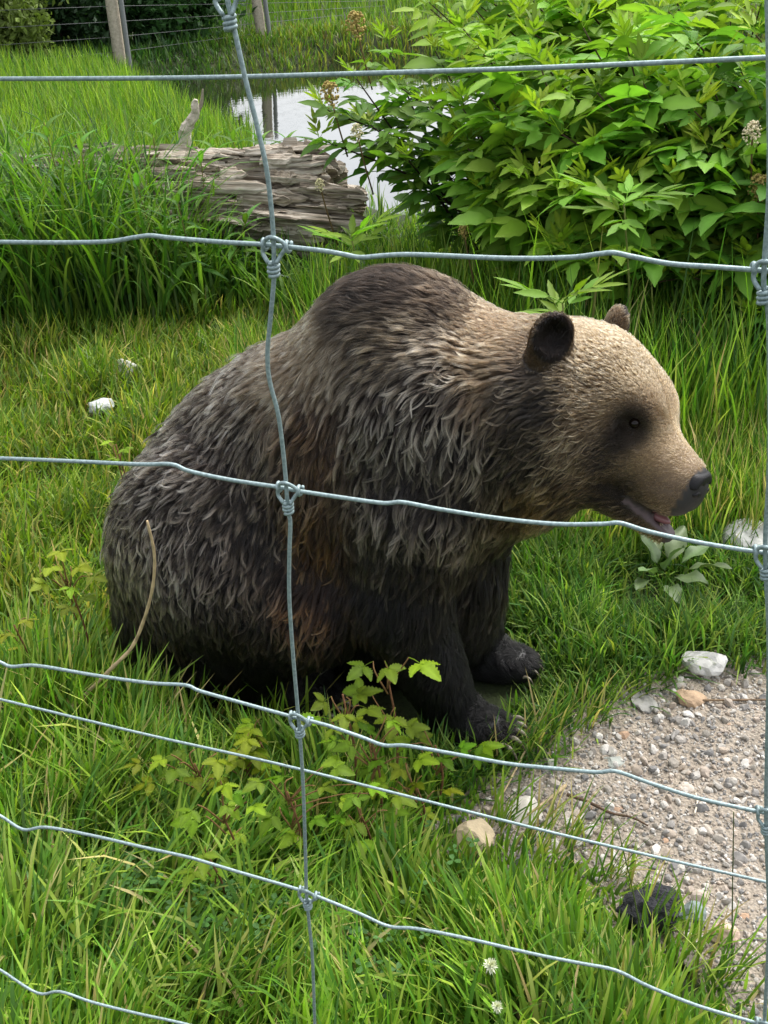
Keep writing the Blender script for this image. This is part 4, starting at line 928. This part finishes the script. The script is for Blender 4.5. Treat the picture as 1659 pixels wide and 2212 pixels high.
# dock rosette
m_dock = leaf_mat('dock_leaf', .2, .5, .5, attr=False)
DOCK = []
for i in range(4):
    V, Fc, C = leaflet(10, .42, .25, .35, .05, .006, 5, .45, .05, i); DOCK.append(np_mesh('leaf', V, Fc, m_dock, True, C[:, None] * lin((96, 118, 72))))
g0 = on_ground(1425, 1290); root = tag(empty('dock_plant', (g0[0], g0[1], float(gz(g0[0], g0[1])))), 'broad-leaved dock plant with greyish leaves in short grass below the muzzle', 'dock plant')
for k, (lx, ly) in enumerate(((1370, 1300), (1405, 1225), (1460, 1210), (1530, 1260), (1490, 1290), (1440, 1250), (1400, 1180), (1460, 1330), (1390, 1270), (1520, 1215))):
    g = on_ground(lx, ly, .07); d = g - g0; d[2] = .05; s = g0 + np.array([0, 0, .07]); o = link('leaf', DOCK[k % 4], root); L_ = pr.uniform(.09, .13); place(o, s + d * .45, d + np.array([0, 0, .05]), (L_, L_ * 1.1, L_), roll=pr.normal(0, .3)); v = pr.uniform(.6, .95); o.color = (v, v, v, 1)
g0 = on_ground(1180, 1305); root = tag(empty('fallen_leaf', (g0[0], g0[1], .03)), 'pale yellow leaf lying on the short grass near the foreleg', 'leaf')
o = link('blade', BRAM[1], root); place(o, g0 + np.array([-.03, 0, .06]), (1, .1, .1), .10); o.color = (1.5, 1.4, 1.6, 1)

# clover
m_clover = leaf_mat('clover_leaf', .25, .5, .3)
Vs, Fs, Cs, off = [], [], [], 0
lv = np.array([(0, 0, 0), (.5, -.35, .06), (.95, -.3, .1), (1.0, 0, .04), (.95, .3, .1), (.5, .35, .06)]); lf = np.array([[0, 1, 2, 3], [0, 3, 4, 5]])
cg = [(on_ground(px, py)[:2], s) for px, py, s in ((560, 2060, 60), (640, 2110, 70), (480, 2030, 40), (720, 2090, 50), (80, 1880, 60), (820, 2150, 40), (300, 1960, 30), (900, 1950, 30))]
for c, k in cg:
    for _ in range(int(k)):
        x, y = c + pr.normal(0, .05, 2); h = pr.uniform(.05, .13); a0 = pr.uniform(0, 6.3); s = pr.uniform(.010, .017); colr = lin((74, 116, 52)) * pr.uniform(.7, 1.3)
        for q3 in range(3):
            Rm = rotm(a0 + q3 * 2.094, 'Z'); Vs.append((lv * s) @ Rm.T + (x, y, float(gz(x, y)) + h)); Fs.append(lf + off); off += 6; Cs.append(np.tile(colr, (6, 1)))
cl = link('clover_leaves', np_mesh('clover_leaves', np.concatenate(Vs), np.concatenate(Fs), m_clover, True, np.concatenate(Cs))); tag(cl, 'patches of dark clover leaves among the front grass', 'clover', kind='stuff')
def clover_head():
    r = np.random.default_rng(5); Vs, Fs, Cs, o = [], [], [], 0
    pt = np.array([(0, -.10, 0), (0, .10, 0), (.6, .14, .05), (1, 0, .16), (.6, -.14, .05)]); f4 = np.array([[0, 1, 2, 4]]); f3 = np.array([[4, 2, 3]])
    Q, T = [], []
    for k in range(70):
        d = unit(r.normal(size=3)); d[2] = abs(d[2]) * 1.2 - .35; Rm = frame(unit(d), r.normal(size=3)); Vs.append((pt * r.uniform(.8, 1.1)) @ Rm.T); Q.append(f4 + o); T.append(f3 + o); o += 5; Cs.append(np.tile(lin((232, 232, 214)) * r.uniform(.75, 1.1), (5, 1)))
    return np_mesh('flower_head', np.concatenate(Vs), [np.concatenate(Q), np.concatenate(T)], m_clover, False, np.concatenate(Cs))
CH = clover_head()
for px, py, s, Yc, lb in ((1060, 2086, 17, 1.13, 'white clover flower standing in bright grass under the lower wire'), (1074, 2175, 13, 1.09, 'smaller half hidden clover flower beneath the other clover bloom')):
    p = on_depth(px, py, Yc); b0 = np.array([p[0] + .01, p[1] + .02, float(gz(p[0], p[1]))]); root = tag(empty('clover_flower', b0), lb, 'flower', 'white clover flowers'); o = link('flower_head', CH, root); place(o, p, (1, 0, 0), s * np.linalg.norm(p - CAM) / F)
    link('stem', stem_mesh('stem', smooth_line([b0, (p + b0) / 2 + (.01, 0, 0), p], 4), .0012, .001, (96, 130, 60), 4), root)

# sticks, twigs, seed stalks
def stick(name, pix, r0, r1, col, label, cat, depth=None, z=None, group=None, parts=()):
    P = [on_depth(px, py, Y) if z is None else on_ground(px, py, z) for (px, py, *Yv) in pix for Y in [Yv[0] if Yv else depth]]
    if z is not None: P = [np.array([p[0], p[1], float(gz(p[0], p[1])) + z]) for p in P]
    P = np.array(P); V, Fl = tube(smooth_line(P, 5), np.linspace(r0, r1, (len(P) - 1) * 5 + 1) * (1 + .12 * np.sin(np.arange((len(P) - 1) * 5 + 1) * 2.1)), 7)
    V = V + .12 * r1 * wob(V, 300, 2)[:, None]
    o = link(name, np_mesh(name, V, Fl, m_bark, True, np.tile(lin(col), (len(V), 1)) * (1 + .25 * wob(V, 60, 1))[:, None])); tag(o, label, cat, group); return o
stick('stick', [(110, 1575, 1.98), (160, 1525, 1.97), (245, 1440, 1.95), (285, 1398, 1.94), (312, 1335, 1.92), (330, 1265, 1.90), (333, 1195, 1.88), (318, 1125, 1.86)], .0050, .0028, (196, 172, 134), 'pale bare stick leaning up in front of the haunch of the bear', 'stick')
stick('twig', [(1225, 1712), (1270, 1728), (1320, 1752), (1365, 1762), (1400, 1781)], .004, .002, (96, 78, 62), 'dark bent twig lying on the gravel path', 'twig', z=.02)
stick('twig', [(1222, 1692), (1185, 1722), (1140, 1752)], .0045, .003, (176, 156, 124), 'straw coloured twig resting beside the flat whitish slab', 'twig', z=.03)
stick('twig', [(1510, 1690 - 178), (1580, 1510), (1659, 1507)], .003, .0024, (120, 100, 78), 'thin brown twig on gravel next to the tan rock', 'twig', z=.018)
stick('twig', [(1500, 1760), (1506, 1735), (1503, 1712)], .0022, .0016, (206, 196, 178), 'short white straw lying on the gravel', 'twig', z=.018)
stick('twig', [(1150, 1590), (1090, 1700), (1060, 1740)], .0025, .0018, (190, 170, 130), 'dry grass stalk crossing the gravel edge', 'twig', z=.03)
stick('seed_stalk', [(1585, 2230, 1.28), (1581, 2134, 1.28), (1582, 1950, 1.27), (1585, 1754, 1.26)], .0016, .0009, (74, 84, 44), 'thin dark upright grass stalk near the fence stay on the gravel side', 'grass stalk')
stick('seed_stalk', [(1420, 2230, 1.28), (1400, 2100, 1.28), (1370, 1940, 1.28), (1333, 1780, 1.27)], .0018, .0009, (84, 100, 48), 'thin green grass stalk slanting past the dark lump', 'grass stalk')
# ------------------------------------------------------------------ log, far bank, fences
def vnoise(u, v, seed, pu=None):
    r = np.random.default_rng(seed); G = r.random((97, 97)); ui = np.floor(u).astype(int); vi = np.floor(v).astype(int); fu, fv = u - ui, v - vi
    fu = fu * fu * (3 - 2 * fu); fv = fv * fv * (3 - 2 * fv); m = pu or 97
    g = lambda a, b: G[(a % m) % 97, b % 97]
    return (g(ui, vi) * (1 - fu) + g(ui + 1, vi) * fu) * (1 - fv) + (g(ui, vi + 1) * (1 - fu) + g(ui + 1, vi + 1) * fu) * fv
LA = on_depth(-90, 392, 6.25); LB = on_depth(705, 452, 5.80); print('log', LA, LB)
ll = np.linalg.norm(LB - LA); nu, nv = 260, 220
th = np.linspace(0, 2 * math.pi, nu, endpoint=False); s = np.linspace(0, 1, nv); TH, S_ = np.meshgrid(th, s, indexing='ij')
rad = .13 + .17 * S_ ** .9 + .03 * np.exp(-((S_ - .93) / .07) ** 2)
a = TH / (2 * math.pi); X = S_ * ll
swirl = a * 1.0 + .03 * np.sin(X * 1.3)
n1 = vnoise(swirl * 26, X * 1.6, 1, 26); n2 = vnoise(swirl * 60, X * 3.5, 2, 60); n3 = vnoise(swirl * 90, X * 9, 3, 90)
terr = np.floor(n1 * 5) / 5 + .45 * np.floor(n2 * 4) / 4
big = vnoise(swirl * 7, X * 2.2, 5, 7)
rr = rad * (1 + .55 * (terr - .65) + .45 * (big - .5) + .10 * (n3 - .5)) ; crack = np.clip(.22 - np.abs(n2 - .5), 0, .2); rr -= rad * .35 * crack * (n1 > .4)
endj = (.26 * (vnoise(a * 9, a * 0, 7, 9) - .3) + .10 * vnoise(a * 40, a * 0, 8, 40)) * (S_ > .9) * ((S_ - .9) / .1) ; XX = X + endj * 1.6 - .05 * (S_ > .9) * ((S_ - .9) / .1)
V = np.stack([XX, rr * np.cos(TH), rr * .95 * np.sin(TH)], -1)
# broken end: rings running into the hollow
caps = [V.reshape(-1, 3)]; idx = np.arange(nu * nv).reshape(nu, nv); i2 = np.roll(idx, -1, 0)
Fq = [np.stack([idx[:, :-1], idx[:, 1:], i2[:, 1:], i2[:, :-1]], -1).reshape(-1, 4)]
last = idx[:, -1]; o = nu * nv
for k, (f, dx) in enumerate(((.86, -.02), (.66, -.09), (.42, -.05), (.2, -.14), (.02, -.16))):
    e = V[:, -1].copy(); e[:, 1:] *= f; e[:, 0] = e[:, 0] * .5 + V[:, -1, 0].mean() * .5 + dx + .07 * (vnoise(a[:, 0] * 18, a[:, 0] * 0 + k * 2, 20 + k, 18) - .5)
    caps.append(e); cur = np.arange(o, o + nu); Fq.append(np.stack([last, cur, np.roll(cur, -1), np.roll(last, -1)], -1)); last = cur; o += nu
e = V[:, 0].copy(); e[:, 1:] *= .02; caps.append(e); cur = np.arange(o, o + nu); Fq.append(np.stack([cur, idx[:, 0], np.roll(idx[:, 0], -1), np.roll(cur, -1)], -1))
m_log, nt, b = mat_new('weathered_log')
tc = N(nt, 'ShaderNodeTexCoord'); mp = N(nt, 'ShaderNodeMapping'); mp.inputs['Scale'].default_value = (1.6, 22, 22); nt.links.new(tc.outputs['Object'], mp.inputs['Vector'])
nn = N(nt, 'ShaderNodeTexNoise'); nn.inputs['Scale'].default_value = 3; nn.inputs['Detail'].default_value = 7; nt.links.new(mp.outputs[0], nn.inputs['Vector'])
n4 = noise(nt, 5, 4)
c1 = ramp(nt, nn.outputs['Fac'], [(.28, lin(52, 45, 38)), (.42, lin(130, 119, 104)), (.55, lin(172, 162, 147)), (.7, lin(200, 193, 180))]); c2 = ramp(nt, n4, [(.3, (.62, .56, .5)), (.6, (1, 1, 1))])
nt.links.new(mixc(nt, 1.0, c1, c2, 'MULTIPLY'), b.inputs['Base Color']); b.inputs['Roughness'].default_value = .9; bump(nt, b, nn.outputs['Fac'], .8, .012)
log = tag(empty('fallen_log', (LA + LB) / 2), 'weathered grey splintered log lying in tall grass by the pond', 'log')
lo_ = link('trunk', np_mesh('trunk', np.concatenate(caps), np.concatenate(Fq), m_log, False), log)
place(lo_, LA, LB - LA, 1.0)
ax = unit(LB - LA)
def splinter(t, ang, L, w, th_, out, seed):
    r = np.random.default_rng(seed); n = 9; xs = np.linspace(0, 1, n); V = []
    for x in xs:
        ww = w * (.7 + .5 * r.random()) * (1 - x ** 5 * .9)
        V += [(x * L, -ww, 0), (x * L, -ww * .5, th_ * (.7 + .6 * r.random())), (x * L, ww * .6, th_ * (.7 + .6 * r.random())), (x * L, ww, 0)]
    V = np.array(V); i = np.arange(n - 1)[:, None] * 4; j = np.arange(4)[None]; Fc = np.stack([i + j, i + (j + 1) % 4, i + 4 + (j + 1) % 4, i + 4 + j], -1).reshape(-1, 4); Fc = np.concatenate([Fc, [[3, 2, 1, 0], [4 * n - 4, 4 * n - 3, 4 * n - 2, 4 * n - 1]]])
    o = bpy.data.objects.new('splinter', np_mesh('splinter', V, Fc, m_log, False)); COL.objects.link(o); o.parent = lo_; o.matrix_parent_inverse = lo_.matrix_basis.inverted()
    fr = frame(ax); rl = (.13 + .17 * t ** .9) * out; nrm = fr[:, 1] * math.cos(ang) + fr[:, 2] * math.sin(ang); place(o, LA + ax * ll * t + nrm * rl, ax + nrm * r.uniform(-.06, .12), 1.0, nrm)
sr = np.random.default_rng(9)
for k in range(64):
    splinter(sr.uniform(.40, .92), sr.uniform(1.2, 4.1), sr.uniform(.10, .40), sr.uniform(.010, .05), sr.uniform(.008, .022), sr.uniform(.93, 1.06), k)
for k in range(10): splinter(.93 + sr.uniform(-.05, .03), sr.uniform(.6, 4.6), sr.uniform(.12, .26), sr.uniform(.015, .04), .02, sr.uniform(.7, 1.0), 60 + k)
# grey snag behind the log
p0 = on_depth(400, 290, 7.6); p1 = on_depth(425, 215, 7.6)
V, Fl = tube(smooth_line([p0 - (0.03, 0, .35), p0, (p0 + p1) / 2 + (.02, 0, 0), p1], 6), np.linspace(.05, .022, 19), 10); V = V * (1 + 0) + .022 * wob(V, 26, 1)[:, None] * np.array([1, 1, .3])
sn = tag(empty('snag', p0), 'small broken grey snag sticking up at the pond edge', 'dead wood'); o = link('trunk', np_mesh('trunk', V, Fl, m_bark, False, np.tile(lin(196, 186, 168), (len(V), 1))), sn)
V, Fl = tube(smooth_line([(p0 + p1) / 2, (p0 + p1) / 2 + (.07, .02, .06), (p0 + p1) / 2 + (.10, .02, .17)], 4), np.linspace(.022, .006, 9), 7); link('branch', np_mesh('branch', V, Fl, m_bark, False, np.tile(lin(150, 140, 124), (len(V), 1))), sn)

# shrubs and trees on the far bank
m_far = leaf_mat('far_leaf', .25, .6, .2)
def crown(n, rad, size, col, seed, lo=.0):
    r = np.random.default_rng(seed); c = unit(r.normal(size=(n, 3))) * (r.random((n, 1)) ** .4); k = max(6, n // 160)
    cl = unit(r.normal(size=(k, 3))) * (r.random((k, 1)) ** .45) * .85
    P = cl[r.integers(0, k, n)] + r.normal(0, .17, (n, 3)); P = P * rad; P[:, 2] = np.maximum(P[:, 2], -rad[2] * .95)
    Rm = rot_rand(r, n); s = size * r.uniform(.6, 1.4, n); q = np.array([(-.5, 0, 0), (0, -.28, .08), (.6, 0, 0), (0, .28, .08)])
    V = np.einsum('nij,kj->nki', Rm, q) * s[:, None, None] + P[:, None]
    C = np.repeat(lin(col) * r.uniform(.6, 1.4, (n, 1)), 4, 0); return V.reshape(-1, 3), (np.arange(n) * 4)[:, None] + np.arange(4), C
def bush(name, label, cat, px, Y, w, h, n, size, col, seed, trunk=.0, group=None, z0=None):
    x = on_depth(px, 80, Y)[0]; z = float(gz(x, Y)); root = tag(empty(name, (x, Y, z)), label, cat, group)
    V, Fc, C = crown(n, np.array([w, w * .8, h / 2]), size, col, seed); V = V + (x, Y, z + trunk + h * .46)
    link('crown', np_mesh('crown', V, Fc, m_far, False, C), root); r = np.random.default_rng(seed)
    tr = [np.array([x, Y, z - .1]), np.array([x + r.normal(0, .05), Y, z + trunk + h * .3]), np.array([x + r.normal(0, .1), Y, z + trunk + h * .75])]
    link('trunk', stem_mesh('trunk', smooth_line(tr, 4), .03 + .02 * h, .02, (70, 60, 50), 7), root)
    for k in range(4):
        a = r.uniform(0, 6.3); s0 = tr[1]; link('limb', stem_mesh('limb', smooth_line([s0, s0 + (math.cos(a) * w * .35, math.sin(a) * w * .3, h * .15), s0 + (math.cos(a) * w * .7, math.sin(a) * w * .6, h * .28)], 3), .012 + .008 * h, .008, (70, 60, 50), 5), root)
bush('far_bush', 'pale yellow green bush at the end of the far bank past the wooden post', 'bush', 10, 16.2, .8, 1.5, 3600, .10, (104, 122, 56), 1, group='bushes on the far bank')
bush('far_bush', 'dark bush between the pale bush and the wooden fence post', 'bush', 130, 17.4, 1.0, 1.7, 4800, .11, (44, 70, 40), 2, group='bushes on the far bank')
bush('far_bush', 'dark green bush between the two far fence posts', 'bush', 390, 18.6, 1.2, 1.5, 4800, .12, (56, 90, 46), 3, group='bushes on the far bank')
bush('far_bush', 'dusky bush behind the wooden fence post', 'bush', 250, 18.2, 1.1, 1.7, 4800, .12, (46, 76, 42), 4, group='bushes on the far bank')
for i, (px, Y, w, h, c, lb) in enumerate(((-120, 23, 2.2, 5.5, (36, 50, 34), 'dark tree beyond the yellow green bush'), (60, 25, 2.4, 6.5, (32, 44, 32), 'tall dark tree above the fence wires beside the pale bush'), (250, 24, 2.2, 6.0, (36, 48, 34), 'dark tree shading the wooden fence post'), (350, 26, 1.4, 4.2, (40, 54, 36), 'dark tree between the far fence posts'))):
    bush('dark_tree', lb, 'tree', px, Y, w, h, 5200, .20, c, 20 + i, .0, 'dark trees beyond the far fence')

# far fence
m_post = attr_mat('old_wood', .9, 30, .5, .2, .01, .4); m_pipe = attr_mat('grey_pipe', .5, 40, .1, .5, .002, .2)
ff = tag(empty('far_fence', on_ground(265, 150)), 'old post and wire fence running along the far bank', 'fence')
posts = []
for px0, py0, px1, py1, Y, r in ((262, 155, 232, -60, 16.4, .085), (568, 92, 548, -40, 19.0, .085), (-60, 190, -95, -60, 14.6, .085)):
    p = on_depth(px0, py0, Y); p[2] = min(p[2], float(gz(p[0], p[1]))) - .2; q = on_depth(px1, py1, Y); posts.append((p, q))
    V, Fl = tube(np.linspace(p, q, 8), r, 10); V = V + .006 * wob(V, 9, 1)[:, None]; link('post', np_mesh('post', V, Fl, m_post, True, np.tile(lin(186, 176, 156), (len(V), 1))), ff)
    V, Fl = tube(np.linspace(p + (.14, -.05, 0), q + (.14, -.05, 0), 6), .035, 8); link('metal_stake', np_mesh('pipe', V, Fl, m_pipe, True, np.tile(lin(120, 124, 122), (len(V), 1))), ff)
order = sorted(posts, key=lambda t: t[0][0])
ends = [order[0], order[1], order[2]]; ext = (order[2][0] + (order[2][0] - order[1][0]) * 1.2, order[2][1] + (order[2][1] - order[1][1]) * 1.2); ends.append(ext)
for k in range(7):
    t = .18 + .8 * k / 6; P = [a + (b_ - a) * t for a, b_ in ends]
    V, Fl = tube(np.array(P), .0035, 4); link('line_wire', np_mesh('line_wire', V, Fl, m_pipe, True, np.tile(lin(70, 74, 72), (len(V), 1))), ff)

# ------------------------------------------------------------------ near fence
m_wire, nt, b = mat_new('galvanised_wire')
n1_ = noise(nt, 400, 3); c1 = ramp(nt, n1_, [(.3, lin(118, 136, 136)), (.55, lin(146, 164, 164)), (.75, lin(164, 182, 182))])
nt.links.new(c1, b.inputs['Base Color']); b.inputs['Metallic'].default_value = .35; b.inputs['Roughness'].default_value = .5; bump(nt, b, n1_, .12, .0006)
FY, FA = .74, R(-17)
fn = np.array([-math.sin(FA), math.cos(FA), 0]); fp = np.array([0, FY, 0])
def on_fence(px, py, off=0.0):
    d = ray(px, py); t = ((fp - CAM) @ fn + off) / (d @ fn); return CAM + d * t
WR = .00175
fence = tag(empty('wire_fence', fp + np.array([0, 0, .4])), 'galvanised wire mesh fence with twisted knots standing in front of the bear', 'fence')
def wire(name, pix, r, off=0.0, k=5):
    P = smooth_line([on_fence(px, py, off) for px, py in pix], k); d_ = unit(P[-1] - P[0]); P = np.concatenate([[P[0] - d_ * .55], P, [P[-1] + d_ * .55]]); V, Fl = tube(P, r, 9); return link(name, np_mesh(name, V, Fl, m_wire), fence)
LW = [
 [(-60, 523), (0, 523), (120, 524), (230, 522), (290, 513), (325, 509), (370, 514), (480, 523), (565, 528), (620, 533), (700, 542), (745, 550), (780, 556), (830, 552), (900, 550), (1100, 558), (1230, 556), (1290, 549), (1325, 546), (1370, 555), (1450, 570), (1550, 577), (1659, 585), (1730, 590)],
 [(-60, 988), (0, 990), (150, 996), (300, 1003), (370, 1003), (410, 1018), (500, 1037), (600, 1052), (660, 1063), (760, 1078), (830, 1087), (870, 1085), (950, 1100), (1080, 1120), (1200, 1132), (1300, 1132), (1340, 1130), (1400, 1148), (1500, 1170), (1600, 1187), (1659, 1195), (1730, 1206)],
 [(-60, 1405), (0, 1430), (25, 1440), (80, 1438), (200, 1458), (320, 1475), (400, 1480), (430, 1492), (500, 1512), (620, 1545), (700, 1565), (780, 1592), (830, 1610), (880, 1611), (1000, 1632), (1100, 1650), (1200, 1660), (1290, 1668), (1330, 1666), (1400, 1690), (1500, 1722), (1600, 1745), (1659, 1757), (1730, 1772)],
 [(-60, 1735), (0, 1762), (50, 1792), (100, 1787), (200, 1805), (300, 1828), (400, 1850), (430, 1858), (530, 1888), (640, 1920), (700, 1942), (780, 1975), (840, 2001), (900, 2006), (1000, 2025), (1150, 2060), (1250, 2080), (1330, 2096), (1400, 2130), (1500, 2170), (1600, 2200), (1659, 2216), (1730, 2235)],
 [(-60, 2065), (0, 2095), (80, 2145), (130, 2142), (200, 2165), (300, 2190), (400, 2212), (560, 2255), (700, 2290)]]
for l in LW: wire('line_wire', l, WR)
wire('plain_wire', [(-60, 170.5), (400, 168), (800, 158), (1200, 145), (1659, 124), (1740, 119)], WR * .95, .035)
wire('plain_wire', [(-60, 1496), (300, 1583), (600, 1650), (900, 1725), (1200, 1800), (1500, 1870), (1659, 1906), (1740, 1926)], WR * .85, .05)
ST1 = [(486, -60), (490, -10), (497, 25), (510, 80), (530, 170), (555, 270), (575, 360), (585, 440), (590, 500), (592, 560), (592, 600), (585, 680), (578, 760), (582, 820), (600, 890), (610, 960), (617, 1030), (622, 1100), (627, 1130), (625, 1200), (625, 1290), (632, 1400), (643, 1530), (648, 1590), (655, 1700), (660, 1850), (662, 1930), (667, 1985), (675, 2070), (680, 2212), (684, 2280)]
ST2 = [(1650, -60), (1653, 0), (1656, 150), (1657, 400), (1647, 560), (1645, 620), (1656, 700), (1657, 1000), (1648, 1190), (1656, 1400), (1650, 1760), (1656, 2000), (1646, 2212), (1644, 2280)]
wire('stay_wire', ST1, WR, -.0031); wire('stay_wire', [(x + 5, y) for x, y in ST2], WR, -.0031)
def helix(c, axis, r, turns, pitch, n=14, ph=0):
    fr = frame(axis); a = np.linspace(0, turns * 2 * math.pi, int(turns * n)) + ph
    return c + fr[:, 0] * (a - ph)[:, None] / (2 * math.pi) * pitch + r * (np.cos(a)[:, None] * fr[:, 1] + np.sin(a)[:, None] * fr[:, 2])
def knot(px, py, dl, ds):
    """dl: direction of the line wire in pixels, ds: of the stay (downwards)"""
    c = on_fence(px, py); st = on_fence(px, py, -.0031)
    lu = unit(on_fence(px + dl[0], py + dl[1]) - c); su = unit(on_fence(px + ds[0], py + ds[1]) - c); pl = .0092; r = WR * .92
    A_, B_ = c - lu * pl * .75, c + lu * pl * 1.15; ms = []
    ms.append(tube(helix(A_ - lu * .0015, lu, WR * 2.0, 1.15, .003), r, 7)); ms.append(tube(helix(B_ - lu * .0015, lu, WR * 2.0, 1.15, .003), r, 7))
    coil0 = st + su * .0125; ms.append(tube(helix(coil0, su, WR * 1.98, 3.1, .0031), r, 7))
    f = -fn * .0030
    ms.append(tube(smooth_line([A_ + f, A_ + su * .006 + f, coil0 + f * .9 - lu * .0030], 4), r, 7)); ms.append(tube(smooth_line([B_ + f, B_ + su * .006 - lu * .004 + f, coil0 + f * .9 + lu * .0030], 4), r, 7))
    ms.append(tube(smooth_line([A_ + f, A_ - su * .0045 + lu * .002 + f, st - su * .0065 + f, B_ - su * .004 - lu * .003 + f, B_ + f], 4), r, 7))
    V, Fl = join(ms); link('knot', np_mesh('knot', V, Fl, m_wire), fence)
for px, py, dl, ds in ((591, 530, (50, 5), (0, 50)), (620, 1055, (50, 9), (3, 50)), (644, 1551, (50, 16), (6, 50)), (662, 1928, (50, 18), (5, 50)), (489, -14, (50, 0), (6, 50)), (1653, 584, (50, 6), (-2, 50)), (1654, 1194, (50, 9), (2, 50)), (1656, 1757, (50, 13), (0, 50)), (1652, 2213, (50, 16), (-3, 50))): knot(px, py, dl, ds)
